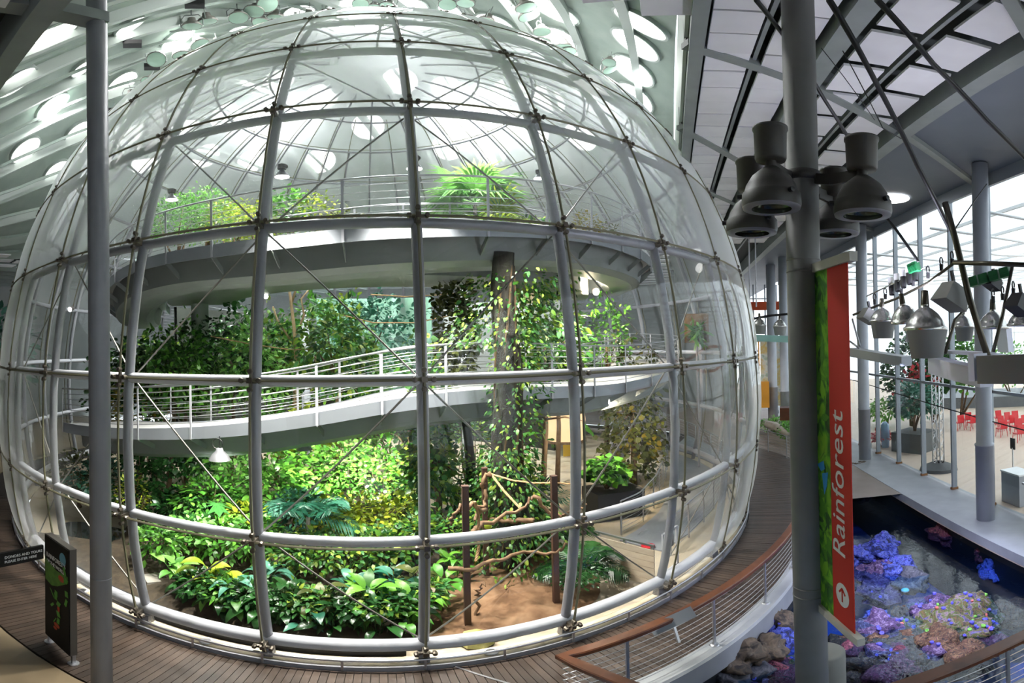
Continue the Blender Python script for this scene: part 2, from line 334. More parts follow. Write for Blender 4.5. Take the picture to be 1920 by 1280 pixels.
# far boards of the ring walk and hall floor beyond
mb = MB(); n = 60; bs = np.linspace(.9, 2.6, n)
V_ = [pol(rout(b)+.02, b, -.01) for b in bs]+[pol(45, b, -.01) for b in bs]; mb.add(V_, [(i, n+i, n+i+1, i+1) for i in range(n-1)])
M['far_floor'] = nmat('brown boards of the far walk', [(.17,.13,.11), (.23,.18,.155)], 1., .5, coord='Pos'); struct('floor_far', mb, M['far_floor'])
mb = MB(); mb.prism([pol(12.95, 2*PI*k/72)[:2] for k in range(72)], -.4, -.02)
M['domefloor'] = nmat('sandy floor', [(.36,.29,.20), (.46,.38,.28), (.40,.34,.27)], 1.4, .8, detail=6, bump=.1, coord='Pos'); struct('floor_dome', mb, M['domefloor'])
# walls far behind the dome, the left side of the hall
M['wall'] = nmat('grey wall', [(.20,.21,.21), (.28,.29,.28)], .5, .8, coord='Pos')
mb = MB(); n = 48; bs = np.linspace(1.95, 4.75, n)
mb.add([pol(27, b, z) for b in bs for z in (-.3, 10.6)], [(2*i, 2*i+1, 2*i+3, 2*i+2) for i in range(n-1)]); struct('wall_back', mb, M['wall'])
mb = MB(); mb.bar(uv(-27,-33,5.2), uv(-27,20.1,5.2), .3, 11.2); struct('wall_near', mb, mat('off-white wall', (.75,.75,.74), .7))
mb = MB(); mb.bar(uv(-27,-33,5.2), uv(46,-33,5.2), .3, 11.2); struct('wall_left', mb, M['wall'])
# ================================================================== THE GLASS DOME
LAT = [-.2474, -.0951, .0797, .2524, .4267, .5923, .760, .928, 1.095, 1.26, 1.42]
B0, DB, NM = .0442, 2*PI/36, 36
def sph(la, b, r=R): return A(r*math.cos(la)*math.sin(b), -r*math.cos(la)*math.cos(b), ZC+r*math.sin(la))
dome = thing('glass_dome', 'four-storey spherical glass dome enclosing the indoor rainforest', 'glass dome', (0, 0, 0))
for row in range(8):
    l0, l1 = LAT[row]+.0022, LAT[row+1]-.0022; mb = MB(); n = 6; g_ = .0022/max(math.cos((l0+l1)/2), .3)
    b_ = [g_+(DB-2*g_)*i/n for i in range(n+1)]; P = []
    for i in range(n+1):
        for j in range(n+1):
            x, y = 2*i/n-1, 2*j/n-1; rr = R+.10+.05*(1-x*x)*(1-y*y)            # panes stand outside the tubes and bulge a little
            P.append(sph(l0+(l1-l0)*j/n, b_[i], rr))
    mb.add(P, [(i*(n+1)+j, (i+1)*(n+1)+j, (i+1)*(n+1)+j+1, i*(n+1)+j+1) for i in range(n) for j in range(n)])
    me = mb.mesh('glass_pane', M['glass'] if row < 3 else M['glass_mid'] if row < 4 else M['glass_hi'], (0,0,0), True)
    for k in range(NM):
        o = link('glass_pane', me, dome); o.rotation_euler = (0, 0, B0+k*DB)
mb = MB()
for row in (8, 9):
    n = 4
    for k in range(NM):
        P = [sph(LAT[row]+(LAT[row+1]-LAT[row])*j/n, B0+k*DB+DB*i/n, R+.1) for i in range(n+1) for j in range(n+1)]
        mb.add(P, [(i*(n+1)+j, (i+1)*(n+1)+j, (i+1)*(n+1)+j+1, i*(n+1)+j+1) for i in range(n) for j in range(n)])
mb.lathe([(R*math.cos(1.42), ZC+R*math.sin(1.42)+.1), (.8, ZC+R+.06), (.01, ZC+R+.1)], 36); mb.build('crown_glazing', M['glass_hi'], dome, True)
# tubes inside the glass: meridian ribs and horizontal rings; thin glazing seals outside
RT = R-.13
for k in range(NM):
    b = B0+k*DB; mb = MB(); mb.tube([sph(l, b, RT) for l in np.linspace(LAT[0]-.03, LAT[8 if k % 2 else 10], 26)], [float(np.interp(l, [.5, .8], [.085, .045])) for l in np.linspace(LAT[0]-.03, LAT[8 if k % 2 else 10], 26)], 8)
    rib = mb.build('rib', M['steel'], dome, True)
    mb = MB(); mb.tube([sph(l, b, R+.105) for l in np.linspace(LAT[0], LAT[9], 26)], .022, 5); mb.build('glazing_seal', M['seal'], rib)
for i, l in enumerate(LAT[:10]):
    mb = MB(); rr = .115 if i == 0 else .085 if i < 6 else .05
    mb.tube([sph(l, 2*PI*k/144, RT) for k in range(144)], rr, 8, closed=True); ring = mb.build('ring_tube', M['steel_light'] if i < 3 else M['steel'], dome, True)
    if 0 < i < 9:
        mb = MB(); mb.tube([sph(l, 2*PI*k/144, R+.105) for k in range(144)], .022, 5, closed=True); mb.build('glazing_seal', M['seal'], ring)
# clamps at every visible node, diagonal tension rods
nb = MB(); nb.box((0,0,0), (.08,.24,.08)); 
for (x, z) in ((.13,0),(-.13,0),(0,.13),(0,-.13)): nb.lathe([(.035,-.04),(.043,.0),(.035,.04),(.001,.045)], 8, (x, -.08, z), (0,-1,0)); nb.bar((0,-.05,0), (x,-.06,z), .04, .04, (0,1,0))
nme = nb.mesh('clamp', M['node'])
for i in range(8):
    for k in range(-5, 6):
        b = B0+k*DB; p = sph(LAT[i], b, R+.03); o = link('clamp', nme, dome, p); o.rotation_euler = (LAT[i], 0, b); o.rotation_mode = 'XYZ'
        o.rotation_euler = Matrix.Rotation(b, 3, 'Z').to_4x4().to_3x3().__matmul__(Matrix.Rotation(-LAT[i], 3, 'X')).to_euler()
for i in range(0, 7):
    for k in range(-5, 5):
        up = (k+i) % 2 == 0
        for (la, ka, lb, kb) in ([(i, k, i+1, k+1)] if up else [(i, k+1, i+1, k)]):
            mb = MB(); a_, c_ = sph(LAT[la], B0+ka*DB, RT-.1), sph(LAT[lb], B0+kb*DB, RT-.1); mb.tube([a_, c_], .016, 5); mb.build('tension_rod', M['rod'], dome)
# concrete kerb, low pipe rail and drip edge around the foot of the dome
M['kerb'] = nmat('sand-coloured kerb', [(.44,.37,.25), (.52,.46,.34), (.46,.42,.36)], 2., .75, bump=.15, coord='Pos')
kerb = thing('dome_kerb', 'sand-coloured kerb ring under the foot of the glass dome', 'kerb', (0, 0, 0))
def ringmb(sect, r, n=144): m_ = MB(); m_.sweep([pol(r, 2*PI*k/n) for k in range(n)], sect, True); return m_
ringmb([(-.17,-.1),(.17,-.1),(.17,.03),(-.17,.03)], 13.18).build('kerb_stone', M['kerb'], kerb)
ringmb([(-.02,-.05),(.02,-.05),(.02,.07),(-.02,.07)], 13.375).build('edge_angle', M['steel'], kerb)
rail = thing('foot_rail', 'low stainless pipe rail circling the foot of the dome', 'rail', (0, 0, 0))
mb = MB(); mb.tube([pol(13.40, 2*PI*k/144, .21) for k in range(144)], .024, 6, closed=True); mb.build('pipe', M['stain'], rail, True)
for k in range(72):
    b = 2*PI*(k+.5)/72
    if abs((b+PI) % (2*PI)-PI) < 1.6: mb = MB(); mb.box(pol(13.40, b, .11), (.035,.035,.2)); mb.build('stub_post', M['stain'], rail)
for k in range(-6, 8):
    b = B0+k*DB; mb = MB(); mb.box(pol(13.16, b, .12), (.16,.16,.2)); mb.build('rib_shoe', M['steel'], dome)
# ================================================================== SPIRAL RAMPS INSIDE THE DOME
M['deckgrey'] = nmat('pale ramp deck', [(.36,.36,.36), (.43,.43,.43)], 2., .55, coord='Pos')
M['fascia'] = mat('satin grey fascia', (.33,.35,.39), .38, .35)
M['girder'] = nmat('painted girder', [(.17,.185,.18), (.21,.225,.22)], 1., .5, coord='Pos')
def march(px, py, rofn):
    d = ray(px, py); t = 4.
    while t < 40:
        p = CAM+d*t; b = math.atan2(p[0], -p[1])
        if math.hypot(p[0], p[1]) < rofn(b): return b, p[2]
        t += .03
    return None
def ramp(name, label, samples, rofn, width, bend, zend, girder, railh=1.06, step=math.radians(8.2), nc=6):
    S = sorted([q for q in (march(x, y, rofn) for x, y in samples) if q]); bs_ = [q[0] for q in S]; zs_ = [q[1] for q in S]
    for b, z in zip(bend, zend): bs_.append(b); zs_.append(z)
    o_ = np.argsort(bs_); bs_ = np.array(bs_)[o_]; zs_ = np.array(zs_)[o_]
    n = int((bs_[-1]-bs_[0])/math.radians(2.05)); B = np.linspace(bs_[0], bs_[-1], n+1)
    Z = np.interp(B, bs_, zs_); k = np.ones(9)/9; Z = np.convolve(np.pad(Z, 4, 'edge'), k, 'valid')
    t = thing(name, label, 'walkway', (0, 0, 0))
    def path(off, dz, s=slice(None)): return [pol(rofn(b)-off, b, z+dz) for b, z in zip(B[s], Z[s])]
    FH = .27
    mb = MB(); po, pi_ = path(.03, FH), path(width, FH); m = len(po)
    mb.add(po+pi_+[p-A(0,0,.1) for p in po]+[p-A(0,0,.1) for p in pi_], [(i, i+1, m+i+1, m+i) for i in range(m-1)]+[(2*m+i, 3*m+i, 3*m+i+1, 2*m+i+1) for i in range(m-1)]+[(m+i, m+i+1, 3*m+i+1, 3*m+i) for i in range(m-1)])
    mb.build('deck', M['deckgrey'], t)
    mb = MB(); g0, g1, gz = girder; mb.sweep(path((g0+g1)/2, 0), [(-(g1-g0)/2, FH-.1), (-(g1-g0)*.42, gz*.8), (-(g1-g0)*.25, gz), ((g1-g0)*.25, gz), ((g1-g0)*.42, gz*.8), ((g1-g0)/2, FH-.1)]); mb.build('girder', M['girder'], t, False)
    for side, off in (('o', 0.), ('i', width)):
        c = path(off, 0); st = int(round(step/(B[1]-B[0])))
        for i in range(0, m-st, st):
            mb = MB(); seg = [c[j] for j in range(i, i+st+1)]; L_ = len(seg)
            q = [p+A(0,0,.0) for p in seg]+[p+A(0,0,FH+.02) for p in seg]; inn = [pol(rofn(B[j])-off-(.04 if side == 'o' else -.04), B[j], Z[j]) for j in range(i, i+L_)]; q += inn+[p+A(0,0,FH+.02) for p in inn]
            mb.add(q, [(a, a+1, L_+a+1, L_+a) for a in range(L_-1)]+[(2*L_+a, 3*L_+a, 3*L_+a+1, 2*L_+a+1) for a in range(L_-1)]+[(L_+a, L_+a+1, 3*L_+a+1, 3*L_+a) for a in range(L_-1)]+[(a, 2*L_+a, 2*L_+a+1, a+1) for a in range(L_-1)])
            mb.build('fascia_panel', M['fascia'], t)
            if side == 'o' and i:
                mb = MB(); mb.bar(c[i]+A(0,0,.03), pol(rofn(B[i])-g0-.12, B[i], Z[i]+gz*.55), .025, .12); mb.build('bracket', M['girder'], t)
            p = c[i]; b = B[i]; e = A(math.cos(b), math.sin(b), 0); nrm = A(math.sin(b), -math.cos(b), 0)
            mb = MB(); mb.box(p+nrm*(.02 if side == 'o' else -.02)+A(0,0,(FH+railh)/2), (.055, .02, FH+railh), (e, nrm, A(0,0,1))); mb.build('post', M['steel_light'], t)
        mb = MB(); mb.tube(path(off-(.02 if side == 'o' else -.02), FH+railh), .024, 6); mb.build('handrail', M['stain'], t, True)
        for k in range(nc):
            mb = MB(); mb.tube(path(off, FH+.12+k*(railh-.12)/nc), .0095, 4, caps=False); mb.build('cable', M['stain'], t, True)
    return t, B, Z
def ro_low(b): return float(np.interp(math.degrees(b), [-100,-70,-50,-32,-12,22,45,62,80,120,180,260], [12.3,12.2,11.9,10.7,9.7,9.6,10.2,11.2,12.0,12.0,11.6,11.4]))
low, LB, LZ = ramp('spiral_ramp', 'lower curved grey ramp with cable railings sweeping across the planting', [(62,795),(119,811),(168,819),(300,825),(413,821),(500,812),(581,801),(693,780),(785,760),(993,747),(1160,741),(1280,727),(1340,712)],
    ro_low, 2.3, [math.radians(120), math.radians(180), math.radians(250)], [4.6, 5.2, 6.1], (.45, 1.5, -.52))
def ro_up(b): return 10.4
up, UB, UZ = ramp('spiral_ramp', 'upper curved grey ramp crossing the dome above its middle', [(212,532),(272,502),(484,475),(640,455),(781,445),(919,445),(1073,449)], ro_up, 2.2,
    [math.radians(-78), math.radians(62), math.radians(85)], [6.6, 7.75, 7.8], (.3, 1.9, -.55), nc=6)
# ================================================================== COLUMNS AND FIXED THINGS INSIDE THE DOME
M['column_green'] = nmat('mossy pale column', [(.50,.56,.47), (.56,.62,.53), (.20,.17,.09)], 1.1, .8, detail=5, pos=[.2,.66,.74], coord='Pos')
def column(name, label, p, r, z0, z1, m, cat='column'):
    mb = MB(); mb.lathe([(r*1.12, z0), (r*1.12, z0+.12), (r, z0+.14), (r, z1)], 24, (p[0], p[1], 0), caps=True); return one(mb, name, m, label, cat, None, True)
column('column', 'pale green mottled column standing among the plants at left', PZ(378,905,0), .34, 0, 7.4, M['column_green'])
column('column', 'slim pale column behind the bare tree', PD(572,640,24), .19, 0, 7., M['steel_light'])
column('column', 'white pole beside the vine-covered trunk', PD(871,600,19), .15, 0, 7.5, M['white'])
column('column', 'pale column carrying the climbing plant at right', PZ(1158,890,0), .32, 0, 4.5, M['steel_light'])
# curved back wall with a painted forest mural, seen between the ramps
M['mural'] = nmat('forest mural', [(.03,.06,.045), (.09,.19,.13), (.14,.26,.20), (.24,.38,.31)], 1.5, .7, stretch=(1.2,1.2,.22), detail=7, coord='Pos', pos=[.3,.45,.55,.72])
mb = MB(); n = 26; bs = np.linspace(math.radians(160), math.radians(203), n)
mb.add([pol(8.6, b, z) for b in bs for z in (2.6, 8.0)]+[pol(8.75, b, z) for b in bs for z in (2.6, 8.0)], [(2*i, 2*i+1, 2*i+3, 2*i+2) for i in range(n-1)]+[(2*n+2*i, 2*n+2*i+2, 2*n+2*i+3, 2*n+2*i+1) for i in range(n-1)]+[(2*i+1, 2*n+2*i+1, 2*n+2*i+3, 2*i+3) for i in range(n-1)])
one(mb, 'mural_wall', M['mural'], 'curved wall painted with a misty green forest, behind the ramps', 'mural')
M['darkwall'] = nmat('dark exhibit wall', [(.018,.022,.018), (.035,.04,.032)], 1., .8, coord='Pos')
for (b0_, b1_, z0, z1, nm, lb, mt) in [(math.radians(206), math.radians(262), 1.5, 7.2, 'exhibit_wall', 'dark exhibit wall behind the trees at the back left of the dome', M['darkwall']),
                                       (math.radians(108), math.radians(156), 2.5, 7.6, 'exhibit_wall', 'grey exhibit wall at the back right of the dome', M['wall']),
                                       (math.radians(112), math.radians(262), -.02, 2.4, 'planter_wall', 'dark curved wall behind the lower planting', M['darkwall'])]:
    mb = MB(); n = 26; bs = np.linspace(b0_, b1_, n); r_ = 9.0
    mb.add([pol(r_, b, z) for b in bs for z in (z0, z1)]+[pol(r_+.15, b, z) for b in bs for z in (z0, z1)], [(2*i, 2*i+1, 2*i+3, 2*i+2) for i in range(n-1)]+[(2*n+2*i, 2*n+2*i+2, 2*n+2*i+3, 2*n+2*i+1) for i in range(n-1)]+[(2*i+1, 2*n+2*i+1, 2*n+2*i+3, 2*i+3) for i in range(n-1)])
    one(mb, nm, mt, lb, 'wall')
# upper planting deck behind the top ramp
M['soil'] = nmat('brown soil', [(.12,.058,.026), (.19,.10,.05), (.25,.145,.08)], 3., .9, detail=7, bump=.5, coord='Pos')
M['bark_soil'] = nmat('dark mulch', [(.03,.022,.014), (.07,.05,.03)], 6., .9, detail=7, bump=.6, coord='Pos')
mb = MB(); n = 50; bs = np.linspace(math.radians(-80), math.radians(80), n)
mb.add([pol(8.15, b, z) for b in bs for z in (7.0, 7.6)]+[pol(5.6, b, z) for b in bs for z in (7.0, 7.6)], [(2*i, 2*i+1, 2*i+3, 2*i+2) for i in range(n-1)]+[(2*n+2*i, 2*n+2*i+2, 2*n+2*i+3, 2*n+2*i+1) for i in range(n-1)]+[(2*i+1, 2*n+2*i+1, 2*n+2*i+3, 2*i+3) for i in range(n-1)]+[(2*i, 2*i+2, 2*n+2*i+2, 2*n+2*i) for i in range(n-1)])
one(mb, 'planter_trough', M['girder'], 'curved grey planter trough behind the upper ramp', 'planter')
# ---- ground inside: soil mound with posts, mulch bed, pool, slab
def blob(name, mat_, poly, h, z0=0., label=None, res=16):
    c = np.mean(np.array(poly), 0); mb = MB(); m = len(poly); rings = 7; V_ = []
    for i in range(rings+1):
        t = i/rings
        for p in poly:
            q = c+(np.array(p)-c)*(1-t) if i < rings else c
            zz = z0+h*math.sin(min(t*1.6, 1)*PI/2)+(0 if i in (0,) else RNG.normal()*h*.09); V_.append((q[0], q[1], zz))
    F_ = [(i*m+k, i*m+(k+1) % m, (i+1)*m+(k+1) % m, (i+1)*m+k) for i in range(rings) for k in range(m)]
    mb.add(V_, F_); return struct(name, mb, mat_, True)
def smooth_poly(pts, n=5):
    pts = [np.array(p[:2]) for p in pts]; out = []; m = len(pts)
    for i in range(m):
        p0, p1, p2, p3 = pts[i-1], pts[i], pts[(i+1) % m], pts[(i+2) % m]
        for k in range(n):
            t = k/n; out.append(.5*((2*p1)+(p2-p0)*t+(2*p0-5*p1+4*p2-p3)*t*t+(3*p1-p0-3*p2+p3)*t**3))
    return out
blob('floor_soil', M['soil'], smooth_poly([PZ(x, y, 0) for x, y in [(800,1205),(850,1212),(960,1195),(1060,1160),(1125,1110),(1090,1040),(980,1010),(860,1050),(810,1120)]]), .16)
bed = [pol(12.85, math.radians(b))[:2] for b in range(-44, 4, 4)]+[pol(r, math.radians(b))[:2] for r, b in ((11.5,5),(9.0,4),(7.0,0),(6.5,-20),(7.0,-40),(9.5,-47),(11.5,-36))]
blob('floor_planting_bed', M['bark_soil'], smooth_poly(bed, 3), .35)
blob('floor_planting_bed', M['bark_soil'], smooth_poly([pol(r, math.radians(b))[:2] for r, b in ((9.5,8),(8.5,22),(7.0,30),(4.5,20),(4,-20),(5,-60),(8,-60),(9.0,-45),(6.8,-40),(6.6,0))], 3), .3)
mb = MB(); n = 30; bs = np.linspace(math.radians(-36), math.radians(1.5), n); mb.sweep([pol(12.87, b) for b in bs], [(-.04,-.02),(.04,-.02),(.04,.3),(-.04,.3)]); one(mb, 'bed_edging', M['dark'], 'dark low edging in front of the planting bed', 'edging')
M['pool'] = mat('dark still water', (.008,.012,.012), .04); mb = MB()
pp = smooth_poly([PZ(x, y, 0.03) for x, y in [(120,980),(200,985),(300,1015),(335,1050),(300,1090),(255,1120),(190,1090),(140,1030)]], 4); mb.prism(pp if np.cross(pp[1]-pp[0], pp[2]-pp[1]) > 0 else pp[::-1], -.01, .03); one(mb, 'pool', M['pool'], 'dark still pool inside the dome at left', 'pool')
M['stone'] = nmat('pale stone', [(.30,.27,.24), (.42,.38,.34)], 3., .8, bump=.3, coord='Pos')
mb = MB(); q_ = PZ(312,1098,0); mb.box(q_+A(0,0,.15), (1.0,.75,.3), (unit(A(.8,.6,0)), unit(A(-.6,.8,0)), A(0,0,1)), .95); one(mb, 'stone_slab', M['stone'], 'flat grey stone slab at the edge of the dark pool', 'stone')
# ================================================================== PLANTS
def np_mesh(name, V, T, mat_, att=None, smooth=True):
    V = np.asarray(V, np.float32); T = np.asarray(T, np.int32); me = bpy.data.meshes.new(name)
    me.vertices.add(len(V)); me.vertices.foreach_set('co', V.ravel()); me.loops.add(T.size); me.loops.foreach_set('vertex_index', T.ravel())
    me.polygons.add(len(T)); me.polygons.foreach_set('loop_start', np.arange(0, T.size, T.shape[1], dtype=np.int32))
    if smooth: me.polygons.foreach_set('use_smooth', np.ones(len(T), bool))
    if att is not None: me.attributes.new('rnd', 'FLOAT', 'FACE').data.foreach_set('value', np.asarray(att, np.float32))
    me.materials.append(mat_); me.update(calc_edges=True); return me
def leaf_tpl(wid=.42, fold=.14, droop=.18, kind='oval'):
    sp = np.array([0, .3, .68, 1.]); wd = {'oval': [0, .5, .40, 0], 'lance': [0, .30, .24, 0], 'heart': [0, .62, .34, 0], 'strap': [.0, .14, .12, 0]}[kind]
    V = [(x, 0, -droop*x*x) for x in sp]
    for s in (1, -1): V += [(sp[1], s*wd[1]*wid*2, fold*wd[1]-droop*sp[1]**2), (sp[2], s*wd[2]*wid*2, fold*wd[2]-droop*sp[2]**2)]
    T = [(0,1,4),(1,5,4),(1,2,5),(2,3,5),(0,6,1),(1,6,7),(1,7,2),(2,7,3)]
    return np.array(V), np.array(T)
TPL = {'oval': leaf_tpl(), 'lance': leaf_tpl(.42, .1, .25, 'lance'), 'heart': leaf_tpl(.5, .2, .3, 'heart'), 'strap': leaf_tpl(.5, .08, .5, 'strap'),
       'tiny': (np.array([(0,0,0), (.45,.26,.06), (1,0,-.08), (.45,-.26,.06)]), np.array([(0,2,1), (0,3,2)]))}
def place(tpl, pos, dirs, size, roll=.5):
    """one leaf of the template at each position, pointing along dirs"""
    V0, T0 = TPL[tpl]; n = len(pos); d = dirs/np.linalg.norm(dirs, axis=1, keepdims=True)
    up = np.tile(A(0,0,1), (n,1))+RNG.normal(0, roll, (n,3)); y = np.cross(up, d); y /= np.linalg.norm(y, axis=1, keepdims=True)+1e-9; z = np.cross(d, y)
    s = size[:, None]; V = pos[:, None, :]+(V0[None,:,0:1]*d[:,None,:]+V0[None,:,1:2]*y[:,None,:]+V0[None,:,2:3]*z[:,None,:])*s[:, :, None]
    T = (T0[None]+(np.arange(n)*len(V0))[:,None,None]).reshape(-1, 3); att = np.repeat(RNG.random(n), len(T0)); return V.reshape(-1, 3), T, att
G = {  # palettes
 'bright': leafmat('bright green leaf', [(.018,.075,.012), (.07,.25,.026), (.17,.42,.045), (.035,.13,.018), (.10,.33,.035)]),
 'lime': leafmat('yellow-green leaf', [(.09,.17,.012), (.28,.38,.022), (.44,.46,.03), (.17,.27,.02), (.34,.44,.03)]),
 'deep': leafmat('deep green leaf', [(.008,.035,.010), (.02,.085,.02), (.045,.16,.035), (.012,.05,.014)], .25),
 'teal': leafmat('blue-green leaf', [(.012,.07,.042), (.035,.18,.11), (.11,.30,.22), (.02,.10,.06)], .28),
 'olive': leafmat('olive leaf', [(.035,.05,.010), (.085,.105,.022), (.14,.155,.045), (.055,.07,.015)]),
 'mix': leafmat('mixed foliage', [(.014,.06,.011), (.06,.20,.025), (.18,.37,.042), (.32,.41,.05), (.035,.12,.035), (.08,.27,.07), (.018,.07,.014)]),
 'gold': leafmat('golden leaf', [(.20,.16,.015), (.36,.26,.02), (.14,.17,.02), (.30,.29,.035)]),
 'fresh': leafmat('fresh pale green leaf', [(.06,.21,.035), (.17,.42,.08), (.28,.56,.12), (.10,.30,.045)]),
 'red': leafmat('red bract', [(.45,.02,.03), (.6,.05,.06)])}
M['stem'] = nmat('brown stem', [(.10,.06,.03), (.17,.11,.06)], 6, .8, coord='Pos'); M['stem_green'] = mat('green stalk', (.08,.17,.04), .5)
M['trunk'] = nmat('grey-brown bark', [(.012,.010,.008), (.030,.025,.019), (.05,.05,.038), (.018,.024,.013)], 5, .9, detail=7, bump=.8, stretch=(1,1,.3), coord='Pos')
M['trunk_pale'] = nmat('pale bark', [(.30,.20,.11), (.42,.30,.18)], 5, .8, coord='Pos')
def rnd_dirs(n, zmin=-.25):
    v = RNG.normal(size=(n*3+60, 3)); v /= np.linalg.norm(v, axis=1, keepdims=True); v = v[v[:,2] > zmin]; return v[:n]
def shrub(base, h, r, n, leaf, size, pal, label, group=None, name='shrub', cat='plant', stems=4, z0=.15, lean=(0,0), stem='stem'):
    base = np.asarray(base, float); o = thing(name, label, cat, base, group)
    n = int(n*1.6); size *= .84; leaf = 'lance' if leaf == 'oval' and RNG.random() < .6 else leaf; d = rnd_dirs(n, -.5); n = len(d); rad = RNG.uniform(.35, 1., n)**.6; c = base+A(lean[0], lean[1], h*.58)
    pos = c+d*np.stack([rad*r, rad*r, rad*h*.47], 1)+RNG.normal(0, r*.05, (n,3)); pos[:,2] = np.maximum(pos[:,2], base[2]+h*z0*.3)
    dirs = d+A(0,0,-.25)+RNG.normal(0, .45, (n,3)); dirs[:,2] *= .6
    V, T, a = place(leaf, pos, dirs, RNG.uniform(.65, 1.25, n)*size)
    f = link('foliage', np_mesh('foliage', V-base, T, G[pal], a), o); f['kind'] = 'stuff'
    for k in range(stems):
        q = rnd_dirs(1, .2)[0]; tip = c+q*A(r, r, h*.4)*.7; m_ = MB(); mid = base+(tip-base)*.5+RNG.normal(0, .08*r, 3)
        m_.tube([base+A(RNG.normal()*.05*r, RNG.normal()*.05*r, -.02), mid, tip], [.018+.012*h, .014+.006*h, .006], 5); m_.build('stem', M[stem], o, True)
    return o
def leafy(base, count, L, wid, pal, label, group=None, leaf='oval', name='broadleaf_plant', spread=1., rise=.9, variants=4, az=None):
    """a plant of big leaves that can be told apart: every leaf, with its stalk, is a part of its own"""
    base = np.asarray(base, float); o = thing(name, label, 'plant', base, group); ms = []
    for k in range(variants):
        m_ = MB(); l = L*RNG.uniform(.8, 1.15); hh = l*rise*RNG.uniform(.8, 1.2); out = l*.55*spread; dr = RNG.uniform(.15, .5)
        st = [(0,0,0), (out*.35, 0, hh*.65), (out, 0, hh)]; m_.tube(st, [.012, .010, .008], 4, caps=False); ns = len(m_.f)
        V0, T0 = TPL[leaf]; n_ = 6; P = []
        for i in range(n_+1):                                   # blade: curved, folded along the midrib
            t = i/n_; w = {'oval': math.sin(PI*min(t*.96+.03, 1))**.8, 'lance': math.sin(PI*min(t**.8*.97+.02, 1)), 'heart': math.sin(PI*min(t**.55*.98+.02, 1)), 'strap': min(1, 4*t+.3)*(1-t**3)}[leaf]*wid*l*.5
            x = out+l*t*math.cos(.3-dr*t*2); z = hh+l*t*math.sin(.55-dr*2.4*t)
            P += [(x, w, z+w*.28), (x, 0, z), (x, -w, z+w*.28)]
        m_.add(P, [f for i in range(n_) for f in ((3*i, 3*i+1, 3*i+4, 3*i+3), (3*i+1, 3*i+2, 3*i+5, 3*i+4))]); m_.att = [.2]*ns+[RNG.random()]*(len(m_.f)-ns)
        ms.append(m_.mesh('leaf', G[pal], (0,0,0), True))
    for k in range(count):
        q = link('leaf', ms[k % variants], o, (RNG.normal()*.05, RNG.normal()*.05, -.02)); a = 2*PI*k*.382+RNG.normal()*.2 if az is None else RNG.uniform(*az)
        s = RNG.uniform(.7, 1.15); q.rotation_euler = (RNG.normal()*.12, -RNG.uniform(-.35, .45) if k % 3 else -.5, a); q.scale = (s, s, s)
    return o
def fan_palm(base, trunk_h, n, L, pal, label, group=None, lean=(0,0), nl=18, petiole=.8):
    base = np.asarray(base, float); o = thing('fan_palm', label, 'palm', base, group); top = base+A(lean[0], lean[1], trunk_h)
    m_ = MB(); m_.tube([base-A(0,0,.05), (base+top)/2+A(.02,.03,0), top], [.07, .06, .06], 8); m_.build('trunk', M['trunk'], o, True)
    for k in range(n):
        a = 2*PI*k*.382; el = RNG.uniform(-.15, 1.2); d = A(math.cos(a)*math.cos(el), math.sin(a)*math.cos(el), math.sin(el)); hub = top+d*petiole*L*RNG.uniform(.7, 1.1)
        m_ = MB(); m_.tube([top, top+d*petiole*L*.5, hub], .01, 4, caps=False); ns = len(m_.f)
        side = unit(np.cross(d, A(0,0,1))+A(1e-3,0,0)); up_ = np.cross(side, d)
        for j in range(nl):
            q = (j/(nl-1)-.5)*3.9; e = d*math.cos(q)+side*math.sin(q); l = L*RNG.uniform(.85, 1.05)*(.75+.25*math.cos(q)); w = np.cross(e, up_)*.035*L
            tip = hub+e*l-A(0,0,.22*l*RNG.uniform(.4, 1.4))+up_*.03; mid = hub+e*l*.6+up_*.05*l
            m_.add([hub, mid+w, tip, mid-w], [(0,1,2,3)])
        m_.att = [.1]*ns+[RNG.random()]*(len(m_.f)-ns); m_.build('frond', G[pal], o)
    return o
def pinnate(base, n, L, pal, label, group=None, name='palm', trunk_h=.2, nl=16, el0=.5):
    base = np.asarray(base, float); o = thing(name, label, 'palm', base, group); m_ = MB(); m_.tube([base-A(0,0,.05), base+A(.01,.01,trunk_h)], [.06,.05], 7); m_.build('trunk', M['trunk'], o, True); top = base+A(0,0,trunk_h)
    for k in range(n):
        a = 2*PI*k*.382+RNG.normal()*.15; el = el0+RNG.uniform(-.2, .6); h_ = A(math.cos(a), math.sin(a), 0); pts = []
        for i in range(7): t = i/6; pts.append(top+h_*L*t*math.cos(el)*(1-.1*t)+A(0,0, L*(t*math.sin(el)-.55*t*t)))
        m_ = MB(); m_.tube(pts, [.012-.0015*i for i in range(7)], 4, caps=False); ns = len(m_.f); side = A(-h_[1], h_[0], 0)
        for j in range(nl):
            t = .15+.83*j/(nl-1); i = min(int(t*6), 5); p = pts[i]+(pts[i+1]-pts[i])*(t*6-i); tan = unit(pts[i+1]-pts[i]); l = L*.42*math.sin(PI*(t*.82+.12))
            for s in (1, -1):
                e = unit(side*s+tan*.55+A(0,0,-.18)); w = tan*.035*L*.55; m_.add([p, p+e*l*.5+w, p+e*l-A(0,0,l*.16), p+e*l*.5-w], [(0,1,2,3)])
        m_.att = [.1]*ns+[RNG.random()]*(len(m_.f)-ns); m_.build('frond', G[pal], o)
    return o
